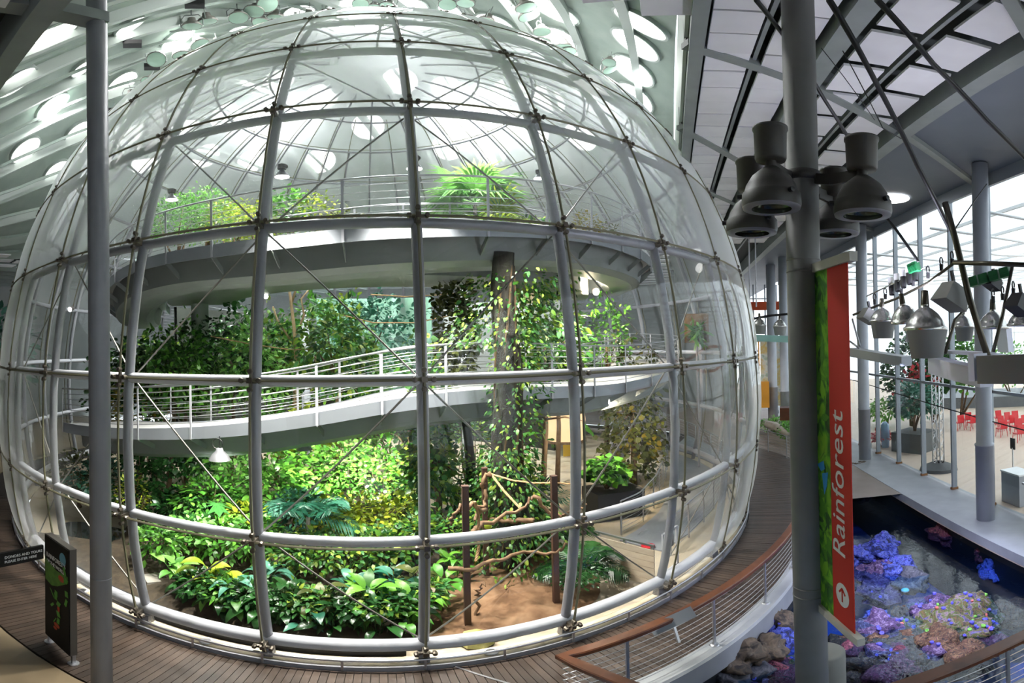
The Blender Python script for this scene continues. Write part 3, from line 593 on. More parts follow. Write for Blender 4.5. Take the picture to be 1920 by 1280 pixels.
def monstera(base, n, L, label, group=None, pal='deep'):
    base = np.asarray(base, float); o = thing('monstera', label, 'plant', base, group); ms = []
    for v in range(2):
        m_ = MB(); P = [(0,0,0)]; out = []
        for j in range(-8, 9):
            q = j/8*2.55; rr = .5+.5*math.cos(q*.5); cut = (.42 if j % 2 else 1.) if abs(j) > 1 else 1.
            r_ = L*(.28+.34*rr)*cut if j % 2 else L*(.30+.62*rr); out.append((.25*L+r_*math.cos(q), r_*math.sin(q)*.95, -.22*r_*r_/L))
        c0 = (.25*L, 0, .02); m_.add([c0]+out, [(0, i+1, i+2) for i in range(len(out)-1)]); m_.att = [RNG.random()]*len(m_.f); ms.append(m_.mesh('leaf', G[pal], (0,0,0)))
    for k in range(n):
        a = 2*PI*k*.382; rr = L*RNG.uniform(.3, 1.5); h = L*RNG.uniform(.8, 2.4); p = A(math.cos(a)*rr, math.sin(a)*rr, h); q = link('leaf', ms[k % 2], o, p)
        q.rotation_euler = (RNG.normal()*.25, RNG.uniform(.15, .75), a); m_ = MB(); w0 = A(*WORIG[o.name]); m_.tube([w0, w0+p*A(.4,.4,.7), w0+p], .009, 4, caps=False); m_.build('stalk', M['stem_green'], o)
    return o
def vine_column(p0, p1, r, n, leaf, size, pal, o, name='foliage', bulge=None):
    t = RNG.random(n); a = RNG.random(n)*2*PI; rr = r*RNG.uniform(.6, 1.5, n)*(1 if bulge is None else np.interp(t, *bulge)); p0, p1 = A(*p0), A(*p1)
    d = np.stack([np.cos(a), np.sin(a), np.zeros(n)], 1); pos = p0+(p1-p0)*t[:,None]+d*rr[:,None]; dirs = d+RNG.normal(0, .5, (n,3))+A(0,0,-.5)
    V, T, at = place(leaf, pos, dirs, RNG.uniform(.6, 1.3, n)*size); f = link(name, np_mesh(name, V-A(*WORIG[o.name]), T, G[pal], at), o); f['kind'] = 'stuff'; return f
def g0(x, y, z=.2, rmax=11.95):
    p = PZ(x, y, z); r = math.hypot(p[0], p[1])
    if r > rmax: p[:2] *= rmax/r                      # keep clear of the glass
    return p
ORD = ['first','second','third','fourth','fifth','sixth','seventh','eighth','ninth','tenth','eleventh','twelfth','thirteenth','fourteenth']
def many(spots, label, group, **k):
    for i, (x, y, h, r, n, leaf, size, pal) in enumerate(sorted(spots)): shrub(g0(x, y, .25), h, r, n, leaf, size, pal, label+(f', {ORD[i]} from the left' if len(spots) > 1 else ''), group, **k)
# ---- front row along the glass: every leaf built
FRONT = [(318,1150,.50,.55,'deep','oval',13),(362,1172,.52,.5,'bright','oval',14),(415,1182,.50,.5,'deep','oval',13),(470,1190,.46,.5,'deep','oval',13),(528,1196,.50,.5,'deep','lance',14),(585,1203,.5,.5,'deep','oval',13),
         (640,1198,.52,.55,'deep','heart',12),(690,1190,.55,.52,'bright','heart',13),(742,1196,.50,.5,'bright','oval',14),(770,1165,.55,.5,'bright','heart',13)]
for i, (x, y, L, w, pal, lf, n) in enumerate(FRONT):
    leafy(g0(x, y, .1), int(n*1.5), L*.72, w, pal, f'glossy green broad-leaved plant along the glass, {ORD[i]} from the left', 'front row of broad-leaved plants', lf)
MID = [(330,1085,.42,.5,'fresh','lance',14,'pale green arching plant above the stone slab'),(395,1105,.55,.55,'lime','oval',11,'yellow-green upright plant with wide pleated leaves'),(445,1128,.50,.45,'teal','lance',14,'blue-green drooping plant left of the front meridian pipe'),
       (500,1105,.50,.45,'teal','lance',15,'blue-green drooping plant behind the second meridian pipe'),(545,1140,.45,.5,'deep','oval',14,'dark leafy plant under the diagonal rod'),(600,1150,.45,.5,'olive','oval',13,'olive leafy plant right of the slim brown stem'),
       (655,1125,.45,.5,'teal','oval',13,'blue-green leafy plant in the middle of the bed'),(690,1140,.6,.45,'bright','lance',13,'bright green upright plant in the middle of the bed'),(735,1120,.55,.42,'teal','lance',14,'blue-green strap-leaved plant below the middle ring pipe'),(775,1115,.5,.5,'olive','oval',14,'olive plant with hanging oval leaves beside the central pipe'),
       (828,1110,.45,.5,'bright','oval',12,'bright leafy plant just right of the central pipe'),(818,1198,.32,.45,'bright','lance',9,'small bright plant on the bare soil by the central pipe'),(850,1075,.45,.45,'bright','strap',12,'grassy green plant at the left edge of the bare soil')]
for (x, y, L, w, pal, lf, n, lb) in MID: leafy(g0(x, y, .3), int(n*1.4), L*.78, w, pal, lb, None, lf)
many([(300,1150,.45,.45,170,'lance',.18,'deep'),(345,1140,.5,.5,190,'lance',.18,'deep'),(390,1150,.5,.5,190,'lance',.18,'bright'),(435,1160,.5,.5,190,'lance',.18,'deep'),(480,1160,.5,.5,190,'lance',.18,'deep'),(525,1170,.5,.5,190,'lance',.18,'deep'),(570,1172,.5,.5,190,'lance',.18,'mix'),(615,1172,.5,.5,190,'lance',.18,'deep'),(665,1165,.5,.5,190,'lance',.18,'deep'),(710,1160,.5,.5,190,'lance',.18,'mix'),(760,1150,.5,.5,190,'lance',.18,'deep'),(800,1135,.5,.45,170,'lance',.18,'mix')],
     'low dark ground cover between the front plants', 'ground cover along the glass', stems=2)
for k, (x, y, L, w, pal, lf, n) in enumerate([(340,1200,.34,.5,'deep','lance',15),(392,1205,.34,.5,'bright','oval',14),(445,1210,.36,.5,'deep','lance',15),(500,1215,.34,.5,'deep','oval',14),(558,1215,.36,.5,'teal','lance',14),(612,1215,.36,.5,'deep','lance',14),(715,1210,.36,.5,'deep','oval',14),(765,1205,.34,.5,'bright','lance',13)]):
    leafy(g0(x, y, .1, 12.25), n, L, w, pal, f'small leafy plant leaning on the glass, {ORD[k]} from the left', 'small plants against the glass', lf)
pinnate(g0(648,1200,.1), 6, .75, 'bright', 'small feathery palm against the glass at the front of the bed', None, 'palm', .1)
# ---- understory behind: dense shrubs, each its own plant
many([(300,1060,1.0,.6,220,'lance',.22,'bright'),(350,1050,1.1,.7,240,'oval',.2,'fresh'),(420,1060,1.1,.7,240,'lance',.22,'bright'),(480,1060,1.2,.7,240,'oval',.2,'bright'),(540,1080,1.0,.7,240,'oval',.2,'mix'),(600,1085,1.1,.8,260,'oval',.18,'mix'),(660,1080,1.0,.8,260,'oval',.18,'mix'),(720,1075,1.1,.8,260,'oval',.18,'mix'),(780,1060,1.2,.7,260,'oval',.18,'mix'),(830,1045,1.1,.7,240,'oval',.18,'mix')],
     'knee-high mixed green shrub just behind the front plants', 'shrubs behind the front plants')
many([(625,1030,1.3,.8,330,'oval',.17,'lime'),(690,1030,1.4,.8,330,'oval',.17,'lime'),(745,1025,1.4,.75,300,'oval',.17,'lime'),(465,1030,1.2,.7,280,'lance',.2,'lime')], 'yellow-green shrub behind the knee-high ones', 'yellow-green shrubs')
many([(390,1010,1.7,.9,380,'oval',.2,'bright'),(450,985,2.0,.9,420,'lance',.24,'fresh'),(520,1000,2.0,1.,420,'lance',.26,'bright'),(590,980,2.2,1.,460,'oval',.2,'bright'),(650,975,2.4,1.,460,'oval',.2,'fresh'),(720,985,2.2,1.,440,'oval',.2,'bright'),(790,990,2.4,.9,440,'oval',.18,'mix'),(850,985,2.2,.9,420,'oval',.18,'mix'),(905,1000,1.9,.8,380,'oval',.16,'mix'),(560,1030,1.5,.8,360,'lance',.22,'teal')],
     'tall bright green shrub in the thick of the planting', 'tall bright shrubs')
many([(420,940,2.6,1.2,520,'oval',.24,'bright'),(500,925,2.9,1.2,560,'oval',.22,'bright'),(580,925,3.0,1.3,620,'oval',.2,'lime'),(660,920,3.2,1.3,640,'oval',.18,'fresh'),(735,920,3.3,1.2,620,'oval',.18,'mix'),(800,930,3.2,1.0,560,'oval',.17,'deep'),(880,930,2.8,1.0,520,'oval',.17,'mix')],
     'head-high shrub under the lower ramp', 'head-high shrubs under the ramp')
many([(250,950,2.0,1.1,380,'oval',.22,'deep'),(300,930,2.6,1.3,460,'oval',.22,'deep'),(350,930,2.2,1.1,420,'lance',.26,'deep'),(180,960,1.6,1.0,320,'lance',.24,'teal'),(150,950,1.8,.9,320,'lance',.2,'olive'),(270,985,1.2,.9,280,'lance',.24,'deep'),(340,1000,1.2,.9,300,'lance',.24,'deep')],
     'dark shady shrub by the pool at left', 'dark shrubs by the pool')
many([(250,1000,1.7,.5,160,'tiny',.14,'lime')], 'small yellow-leaved shrub left of the mottled column', None)
monstera(g0(400,1010,.3), 13, .55, 'monstera with split dark leaves below the mottled column'); monstera(g0(330,1020,.3), 10, .5, 'monstera with split dark leaves beside the pool'); monstera(g0(455,1000,.3), 8, .42, 'monstera with split leaves left of the second meridian pipe', None, 'bright')
pinnate(g0(578,1060,.3), 9, 1.5, 'teal', 'blue-green palm with a slim brown stem in the left of the bed', None, 'palm', 1.2, 18)
fan_palm(g0(400,985,.3), .7, 9, .5, 'lime', 'yellow-green spiky plant right of the mottled column', None, nl=11)
# ---- right of the bare soil
fan_palm(g0(1010,985,.1), .7, 11, .75, 'teal', 'pale fan palm behind the branch frame', None); pinnate(g0(1095,1085,.1), 13, 1.25, 'deep', 'dark feathery palm behind the right-hand meridian pipe', None, 'palm', .35, 20); pinnate(g0(1062,1040,.1), 10, 1.1, 'deep', 'dark feathery palm beside the tall brown post', None, 'palm', .5, 18)
many([(960,1010,1.2,.7,260,'lance',.22,'mix'),(1000,1030,1.0,.6,220,'lance',.22,'olive'),(900,1030,.9,.6,220,'oval',.16,'mix'),(940,985,1.6,.8,300,'oval',.18,'mix')], 'low mixed shrub behind the bare soil', 'low shrubs behind the bare soil')
many([(1130,1120,.5,.6,200,'oval',.12,'deep')], 'dark ground cover beside the kerb right of the soil', None)
# ---- the big trunk, the vine tower, the trees beyond the ramps
tp = PD(957, 900, 11.5); tp[2] = 0.; tt = PD(945, 520, 11.5)
t = thing('rainforest_tree', 'thick dark tree trunk wrapped in vines, right of the middle of the dome', 'tree', tp)
m_ = MB(); zz = np.linspace(-.1, 7.3, 12); m_.tube([A(tp[0]+(tt[0]-tp[0])*z/7.3+.05*math.sin(z*1.7), tp[1]+(tt[1]-tp[1])*z/7.3+.05*math.cos(z*2.1), z) for z in zz], [.42-.025*z for z in zz], 14); m_.build('trunk', M['trunk'], t, True)
for k in range(7):
    a = k*.9; m_ = MB(); m_.tube([A(tp[0]+(.36-.02*z)*math.cos(a+z*.5)+(tt[0]-tp[0])*z/7.3, tp[1]+(.36-.02*z)*math.sin(a+z*.5)+(tt[1]-tp[1])*z/7.3, z) for z in np.linspace(0, 7, 12)], .03, 5); m_.build('liana', M['stem'], t, True)
vine_column(tp, (tp[0], tp[1], 3.0), .6, 2400, 'lance', .13, 'mix', t, bulge=([0,.5,1],[1.6,1.2,.7])); vine_column((tt[0]+.2, tt[1], 3.0), (tt[0]+.35, tt[1], 5.6), .5, 800, 'lance', .12, 'mix', t)
vine_column((tt[0]-.1, tt[1]+.5, 5.2), (tt[0]+.6, tt[1]+.6, 6.9), .9, 1300, 'lance', .13, 'mix', t)
def tree(base, h, r, n, leaf, size, pal, label, group=None, tr=.09, bark='stem', trunk_top=.7, zc=.72, flat=.3, name='tree'):
    base = np.asarray(base, float); o = thing(name, label, 'tree', base, group); c = base+A(RNG.normal()*.15, RNG.normal()*.15, h*zc)
    m_ = MB(); m_.tube([base-A(0,0,.1), base+(c-base)*.5+A(.1,.05,0), c], [tr, tr*.8, tr*.5], 8); m_.build('trunk', M[bark], o, True)
    for k in range(5):
        q = rnd_dirs(1, -.1)[0]; m_ = MB(); s_ = base+(c-base)*RNG.uniform(.55, .95); m_.tube([s_, s_+q*A(r,r,h*flat)*.5+A(0,0,.1), s_+q*A(r,r,h*flat)*.9], [tr*.4, tr*.28, tr*.12], 5); m_.build('branch', M[bark], o, True)
    d = rnd_dirs(n, -.7); n = len(d); rad = RNG.uniform(.25, 1., n)**.55; lump = 1+.25*np.sin(d[:,0]*5+c[0])*np.cos(d[:,2]*6)
    pos = c+d*np.stack([rad*r*lump, rad*r*lump, rad*h*flat*lump], 1); V, T, a = place(leaf, pos, d+RNG.normal(0,.6,(n,3))+A(0,0,-.4), RNG.uniform(.6,1.3,n)*size)
    f = link('crown', np_mesh('crown', V-base, T, G[pal], a), o); f['kind'] = 'stuff'; return o
def P0(x, D, z=0.): p = PD(x, 640, D); p[2] = z; return p
tree(P0(818,12.6), 5.0, .62, 1500, 'oval', .15, 'mix', 'leafy climbing plant rising past the lower ramp beside the central pipe', None, .1, zc=.56, flat=.46)
tree(P0(885,14.0), 7.4, .6, 1300, 'oval', .16, 'olive', 'vine-hung tree just left of the thick trunk', None, .16, 'trunk', zc=.72, flat=.28)
for (x, D, h, r, n, pal, lf, lb, sz) in [(285,21,5.0,1.8,900,'mix','oval','round-headed tree behind the lower ramp, furthest left',.26),(345,19,4.9,1.5,800,'bright','lance','bright tree between the leftmost tree and the mottled column',.3),(430,20,6.0,1.9,1000,'deep','oval','dark tree right of the mottled column',.24),(480,22,5.6,1.6,700,'mix','oval','loose tree behind the second meridian pipe',.22),
        (625,17,6.3,1.25,900,'mix','lance','drooping tree left of the forest mural',.26),(660,19,5.0,1.2,700,'bright','lance','bright tree overhanging the ramp left of the mural',.26),(745,14.5,4.6,.9,420,'bright','lance','sparse tree leaning over the ramp railing',.2),(1010,16,6.6,1.2,760,'mix','lance','leafy tree right of the thick trunk',.28),(1040,19,5.6,1.3,560,'bright','lance','bright tree before the warm-lit wall',.28),(1130,20,6.4,.9,420,'bright','lance','slender tree under the right end of the upper ramp',.24),(700,24,7,2.2,700,'teal','oval','misty tree in front of the forest mural',.26),(1185,19,4.6,1.2,300,'olive','lance','thin tree behind the right-hand railing',.24)]:
    tree(P0(x, D), h+.7, r*1.1, int(n*1.6), lf, sz*.9, pal, lb, None, .1)
for (x, D, h, r, n, pal, lf, lb, sz) in [(310,17.5,5.3,1.3,700,'bright','lance','bright leafy tree nearest the mottled column on its left',.24),(465,18,5.2,1.2,700,'fresh','lance','pale leafy tree left of the second meridian pipe',.24),(515,20,5.6,1.3,700,'mix','oval','small dense tree right of the second meridian pipe',.22),(240,20,4.6,1.4,600,'deep','oval','dark tree behind the slim steel column',.24),(595,20,6.6,1.2,600,'bright','lance','tall light tree beside the slim pale column',.24)]:
    tree(P0(x, D), h+1.0, r*1.1, int(n*1.5), lf, sz*.9, pal, lb, None, .1)
shrub(P0(255,19,0), 4.3, 1.1, 500, 'tiny', .28, 'gold', 'golden bush behind the lower ramp at far left', None, 'shrub')
# bare orange-barked tree
o = thing('bare_tree', 'bare forked tree with orange bark behind the lower ramp', 'tree', P0(552,19)); w = A(*WORIG[o.name])
for k, pts in enumerate([[(552,760),(556,690),(552,620),(545,560),(538,515)], [(553,650),(520,600),(512,575)], [(552,640),(570,590),(565,560),(590,530)], [(546,570),(556,540),(560,520)]]):
    m_ = MB(); q = [PD(x, y, 19+.25*math.sin(i*1.3+k)) for i, (x, y) in enumerate(pts)]
    if k == 0: q = [A(w[0], w[1], 0)]+q
    m_.tube(q, [.11-.012*i if k == 0 else .05-.008*i for i in range(len(q))], 6); m_.build('trunk' if k == 0 else 'branch', M['trunk_pale'], o, True)
# climbing plant on the right-hand column and its planter
o = thing('climbing_plant', 'olive and gold climbing plant covering the right-hand column', 'plant', PZ(1185,905,0)); w = A(*WORIG[o.name])
m_ = MB(); m_.tube([w, w+A(.05,0,1.5), w+A(0,.05,3.2)], [.06,.05,.03], 6); m_.build('stem', M['stem'], o, True); vine_column(w+A(0,0,.2), w+A(.1,0,3.3), .75, 1000, 'oval', .22, 'olive', o, bulge=([0,.3,.8,1],[1.1,1.2,1.,.5])); vine_column(w+A(.2,-.3,.9), w+A(.1,-.3,3.2), .6, 260, 'oval', .2, 'gold', o)
mb = MB(); pb = PZ(1150,962,0); mb.box(pb+A(0,0,.42), (1.5,1.2,.84)); one(mb, 'planter_box', mat('charcoal planter', (.035,.035,.04), .6), 'charcoal planter box below the climbing plant', 'planter')
shrub(pb+A(-.2,0,.8), .9, .6, 170, 'heart', .28, 'bright', 'bright heart-leaved plant in the charcoal planter', None, 'shrub')
leafy(PZ(1038,850,0)+A(0,0,.3), 10, 2.2, .26, 'bright', 'banana-like plant with tall upright leaves behind the thick trunk', None, 'lance', 'banana_plant', .45, .5)
# ---- upper planting
def pu(x, D, z=7.55): p = PD(x, 640, D); p[2] = z; return p
many2 = [(335,14.0,1.9,.9,900,'tiny',.12,'bright','rounded bright bush behind the upper railing'),(390,14.4,2.2,1.0,1100,'tiny',.12,'fresh','largest rounded bush behind the upper railing'),(430,14.0,1.7,.8,600,'tiny',.13,'lime','yellow-green bush right of the rounded bushes'),(480,13.6,1.6,.8,300,'oval',.16,'lime','loose yellow-green plant behind the second meridian pipe, upper level'),
         (545,13.6,1.9,.7,260,'oval',.17,'bright','open leafy plant right of the second meridian pipe, upper level'),(600,13.4,1.7,.7,240,'oval',.16,'lime','open yellow-green plant near the middle of the upper railing'),(650,13.4,1.4,.5,160,'oval',.15,'olive','thin dark plant near the middle of the upper railing'),(700,13.6,1.0,.7,200,'oval',.14,'bright','low leafy plant left of the central pipe, upper level'),
         (1000,13.6,1.0,.9,260,'lance',.2,'mix','low tangled plant right of the upper palm'),(1105,15,1.5,.5,260,'tiny',.15,'gold','golden-leaved shrub at the right of the upper level'),(1140,15.4,1.3,.5,160,'tiny',.15,'olive','thin shrub at the right end of the upper level')]
for (x, D, h, r, n, lf, sz, pal, lb) in many2: shrub(pu(x, D), h, r, n, lf, sz, pal, lb, None)
fan_palm(pu(895, 13.4), 1.45, 18, 1.2, 'fresh', 'bushy fan palm standing behind the upper railing', None, nl=24, petiole=.5)
fan_palm(pu(925, 13.2), .7, 12, 1.0, 'lime', 'yellowing fan palm at the foot of the bushy palm', None, nl=16, petiole=.6)
# ================================================================== THINGS INSIDE THE DOME
M['post'] = nmat('dark red-brown timber', [(.055,.022,.014), (.10,.045,.03)], 3, .6, stretch=(1,1,.2), coord='Pos')
M['rope'] = nmat('tan rope', [(.34,.20,.09), (.48,.31,.16)], 14, .9, coord='Pos'); M['branch'] = nmat('brown branch', [(.17,.09,.05), (.28,.17,.09)], 8, .8, bump=.4, coord='Pos')
posts = {}
for (bx, by, tx, ty, lb) in [(877,1172,877,912,'dark square timber post nearest the glass on the bare soil'),(912,1085,912,878,'dark square timber post furthest back on the bare soil'),(1043,1130,1043,893,'dark square timber post at the right of the bare soil')]:
    b = PZ(bx, by, .08); D = math.hypot(b[0]-CAM[0], b[1]-CAM[1]); top = PD(tx, ty, D)
    m_ = MB(); m_.box(A(b[0], b[1], (top[2])/2), (.11,.11,top[2]), None, .97); m_.box(A(b[0], b[1], top[2]+.01), (.12,.12,.02)); one(m_, 'timber_post', M['post'], lb, 'post', 'timber posts on the soil'); posts[bx] = (b, top, D)
def bough(pts, r, name, label, mat_, cat='branch', tw=0., seg=7, wob=.03):
    q = [PD(x, y, D) for x, y, D in pts]; out = []
    for a, b in zip(q, q[1:]):
        for k in range(5): out.append(a+(b-a)*k/5+(RNG.normal(0, wob, 3) if k else 0))
    out.append(q[-1]); n = len(out); m_ = MB(); m_.tube(out, [r*(1-.55*i/n) for i in range(n)] if tw == 0 else r, seg, twist=tw); return one(m_, name, mat_, label, cat, None, True)
D1, D2, D3 = posts[877][2], posts[912][2], posts[1043][2]
bough([(877,1010,D1-.1),(900,985,9.2),(940,968,9.6),(985,950,9.8),(1000,930,9.8)], .05, 'branch', 'long pale branch lashed between the timber posts', M['branch'])
bough([(1000,930,9.8),(1030,962,9.8),(1055,965,9.75),(1085,950,9.6),(1100,945,9.5)], .04, 'branch', 'bent branch passing the right-hand post', M['branch'])
bough([(915,885,D2-.1),(908,905,D2-.15),(912,930,D2-.15),(900,950,D2-.3),(890,975,D1+.3)], .055, 'branch', 'crooked branch climbing the back post', M['branch'])
bough([(910,955,D2-.3),(880,950,D1+.2),(860,955,D1+.1),(848,970,D1+.1),(846,985,D1+.1)], .045, 'branch', 'short forked branch sticking out left of the posts', M['branch'])
bough([(840,1065,D1+.1),(880,1068,D1-.1),(930,1050,9.2),(990,1035,9.6),(1043,1036,D3-.1),(1065,1020,9.7)], .045, 'branch', 'low horizontal branch across the bare soil', M['branch'])
bough([(1000,975,10.5),(960,978,10.6),(920,972,10.8),(880,1015,11)], .06, 'branch', 'thick rough branch behind the posts', M['branch'])
bough([(895,1160,9.0),(897,1120,9.0),(900,1105,9.0),(908,1090,9.0)], .035, 'branch', 'small dead stump standing on the bare soil', M['branch'])
for (pts, lb) in [([(920,888,D2-.05),(960,900,10.4),(1000,905,10.0),(1043,905,D3+.05),(1090,908,9.6)], 'thick rope strung between the tops of the back and right posts'),([(922,890,D2-.1),(945,920,10.3),(975,952,9.9)], 'rope slanting down from the back post'),([(890,940,D1+.1),(897,965,9.0),(898,1000,9.0),(897,1030,9.0),(892,1052,8.9)], 'heavy rope hanging beside the nearest post')]:
    q = [PD(*p) for p in pts]; out = []
    for a, b in zip(q, q[1:]):
        for k in range(8): out.append(a+(b-a)*k/8)
    out.append(q[-1]); m_ = MB(); m_.tube(out, .03, 5, twist=.55, sy=.6); one(m_, 'rope', M['rope'], lb, 'rope', None)
for (pts, lb) in [([(695,552,17),(760,556,17),(820,553,17),(875,548,16)], 'upper rope vine hung across the forest mural'),([(640,590,17),(700,605,17),(780,605,17),(850,590,16.5)], 'lower rope vine hung across the forest mural'),([(395,630,17),(470,645,17),(540,655,17),(610,655,17)], 'rope vine strung right of the mottled column')]:
    m_ = MB(); m_.tube([PD(*p) for p in pts], .02, 5); one(m_, 'rope', M['rope'], lb, 'rope', None)
m_ = MB(); m_.lathe([(.001,0),(.07,.01),(.075,.08),(.05,.14),(.001,.15)], 12, PD(915,990,9.8)); one(m_, 'toy_ball', mat('lime plastic', (.45,.55,.05), .4), 'small lime green ball hanging on the branches', 'ball', None, True)
m_ = MB(); b = PZ(893,1195,.1); m_.lathe([(.3,-.08),(.26,.04),(.15,.1),(.001,.12)], 7, b); one(m_, 'stone', nmat('mossy stone', [(.30,.28,.08), (.42,.38,.16)], 4, .9, coord='Pos'), 'mossy flat stone at the foot of the stump', 'stone')
m_ = MB(); m_.lathe([(.001,-.05),(.12,.0),(.12,.05),(.001,.12)], 9, PZ(722,1167,.2)); one(m_, 'stone', M['stone'], 'round pale stone among the front plants', 'stone', None, True)
# bell lamps hung on the dome's ribs and under the lower ramp
M['lamp_shade'] = mat('grey spun aluminium', (.42,.42,.45), .35, .6); M['lamp_glow'] = emat('lit lamp glass', (1,.97,.9), 14.); M['lamp_glow'].cycles.emission_sampling = 'NONE'; M['lamp_body'] = mat('dark ballast', (.10,.09,.09), .5)
def bell(p, r, label, group=None, glow=True, can=True):
    p = np.asarray(p, float); o = thing('bell_lamp', label, 'lamp', p, group)
    m_ = MB(); m_.lathe([(r, 0), (r*.96, r*.08), (r*.72, r*.5), (r*.35, r*.85), (r*.28, r*1.1), (.001, r*1.12)], 18, p); m_.build('shade', M['lamp_shade'], o, True)
    m_ = MB(); m_.lathe([(r*.94, r*.02), (.001, r*.0)], 18, p); m_.build('lens', M['lamp_glow'] if glow else M['lamp_shade'], o)
    if can: m_ = MB(); m_.lathe([(r*.5, r*1.1), (r*.62, r*1.2), (r*.62, r*1.75), (.001, r*1.8)], 14, p); m_.box(p+A(r*.5,0,r*1.5), (r*.5,r*.3,r*.35)); m_.build('ballast', M['lamp_body'], o)
    else: m_ = MB(); m_.tube([p+A(0,0,r*1.1), p+A(0,0,r*2.2)], .012, 5); m_.tube([p+A(-.05,0,r*1.5)+A(.12*math.cos(q), 0, .12*math.sin(q)) for q in np.linspace(0, 2*PI, 12)], .012, 4); m_.build('cord', M['dark'], o)
    return o
for (x, y, D, r, lb) in [(322,375,10.2,.13,'bell lamp clamped inside the dome beside the rounded bushes'),(529,332,9.4,.14,'bell lamp clamped inside the dome right of the second meridian pipe'),(777,317,8.8,.14,'bell lamp clamped inside the dome behind the central pipe'),(1010,335,9.8,.10,'small bell lamp clamped inside the dome right of the palm')]:
    bell(PD(x, y, D), r, lb, 'bell lamps on the dome ribs')
bell(PD(412,862,11.6), .25, 'lit bell lamp hanging under the lower ramp', None, True, False); bell(PD(571,843,12.5), .2, 'unlit bell lamp half hidden under the lower ramp', None, False, False)
for (x, y, D, s, lb) in [(967,540,17,.1,'bright work lamp beside the thick trunk'),(1090,547,19,.13,'bright flood lamp under the upper ramp, left one'),(1118,547,19,.13,'bright flood lamp under the upper ramp, right one'),(498,555,17,.09,'bluish spot lamp behind the second meridian pipe'),(472,540,17,.1,'warm spot lamp left of the second meridian pipe'),(1141,754,15,.09,'bright flood lamp under the lower ramp at right'),(131,580,16,.07,'small warm lamp at the far left inside the dome')]:
    p = PD(x, y, D); o = thing('spot_lamp', lb, 'lamp', p, 'spot lamps inside the dome'); m_ = MB(); m_.lathe([(s*1.05,.0),(s*1.1,.05),(s*.8,.2),(.001,.24)], 12, p, (0,1,.3)); m_.build('housing', M['lamp_body'], o, True); m_ = MB(); m_.lathe([(s,.0),(.001,-.03)], 12, p, (0,1,.3)); m_.build('lens', M['lamp_glow'], o)
# ground floor at the right: grey ramp, its cable rail, boards and gate
mb = MB(); mb.prism([PZ(x, y, .01)[:2] for x, y in [(1162,1012),(1240,1032),(1290,1000),(1335,955),(1375,885),(1350,845),(1290,815),(1262,840),(1268,900),(1235,960),(1200,990)]][::-1], -.015, .012); one(mb, 'path', M['conc_grey'], 'grey concrete path curving through the right side of the dome', 'path')
def cable_rail(path, label, name='cable_railing', h=1.0, nc=7, post=1.3, hr='stain', hw=None, postmat='stain', cat='railing', group=None, hr_r=.022, feet=False, cable_r=.007, zpost0=0.):
    path = [np.asarray(p, float) for p in path]; o = thing(name, label, cat, path[0], group); cum = [0]
    for a, b in zip(path, path[1:]): cum.append(cum[-1]+np.linalg.norm(b-a))
    def at(s): i = min(max(np.searchsorted(cum, s)-1, 0), len(path)-2); return path[i]+(path[i+1]-path[i])*((s-cum[i])/(cum[i+1]-cum[i])), unit(path[i+1]-path[i])
    n = max(1, int(round(cum[-1]/post)))
    for k in range(n+1):
        p, T = at(cum[-1]*k/n*.999); m_ = MB(); m_.box(p+A(0,0,h/2), (.05,.03,h), (T, np.cross(A(0,0,1), T), A(0,0,1))); q = m_.build('post', M[postmat], o)
        if feet: m_ = MB(); m_.lathe([(.085,0),(.085,.012),(.07,.025),(.001,.026)], 14, p); m_.build('foot_plate', M[postmat], q, True)
    fine = [at(s)[0] for s in np.linspace(0, cum[-1]*.9999, max(2, int(cum[-1]/.25)))]
    for k in range(nc): m_ = MB(); m_.tube([p+A(0,0,h*(.1+.82*k/(nc-1))) for p in fine], cable_r, 4, caps=False); m_.build('cable', M['stain'], o, True)
    m_ = MB()
    if hw: m_.sweep([p+A(0,0,h) for p in fine], [(-hw/2,0),(hw/2,0),(hw/2,.05),(hw/2-.015,.065),(-hw/2+.015,.065),(-hw/2,.05)])
    else: m_.tube([p+A(0,0,h) for p in fine], hr_r, 6)
    m_.build('handrail', M[hr], o, not hw); return o
cable_rail([PZ(x, y, 0) for x, y in [(1165,1003),(1200,985),(1232,945),(1248,900),(1253,865),(1246,835)]], 'curved cable railing beside the charcoal planter', nc=8)
cable_rail([PZ(x, y, 0) for x, y in [(1258,1040),(1330,968),(1372,895)]], 'cable railing at the right inner edge of the dome', nc=7)
cable_rail([PZ(x, y, 0) for x, y in [(1236,800),(1300,830),(1368,872)]], 'long cable railing at the back of the right-hand path', nc=7)
# board fence by the exit
o = thing('board_fence', 'low pale board fence with metal top rail near the exit', 'fence', PZ(1130,1065,0)); f0, f1 = A(4.50,-10.35,0), A(5.15,-11.75,0); e = unit(f1-f0); nrm = A(-e[1], e[0], 0)
M['board'] = nmat('pale weathered board', [(.40,.32,.24), (.48,.40,.31)], 3, .7, rand=.1, stretch=(1,1,4))
for k in range(6): m_ = MB(); m_.bar(f0+A(0,0,.1+.145*k), f1+A(0,0,.1+.145*k), .025, .135); m_.build('board', M['board'], o)
for t in (.05, .5, .95): m_ = MB(); m_.box(f0+(f1-f0)*t+nrm*.04+A(0,0,.5), (.05,.05,1.0), (e, nrm, A(0,0,1))); m_.build('post', M['stain'], o)
m_ = MB(); m_.bar(f0+A(0,0,1.0), f1+A(0,0,1.0), .05, .04); m_.build('top_rail', M['stain'], o)
m_ = MB(); p = PZ(1215,1024,.05); m_.lathe([(.17,0),(.17,.03),(.001,.035)], 20, p); one(m_, 'floor_marker', mat('red floor sticker', (.65,.02,.03), .5), 'round red sticker on the floor by the board fence', 'sticker')
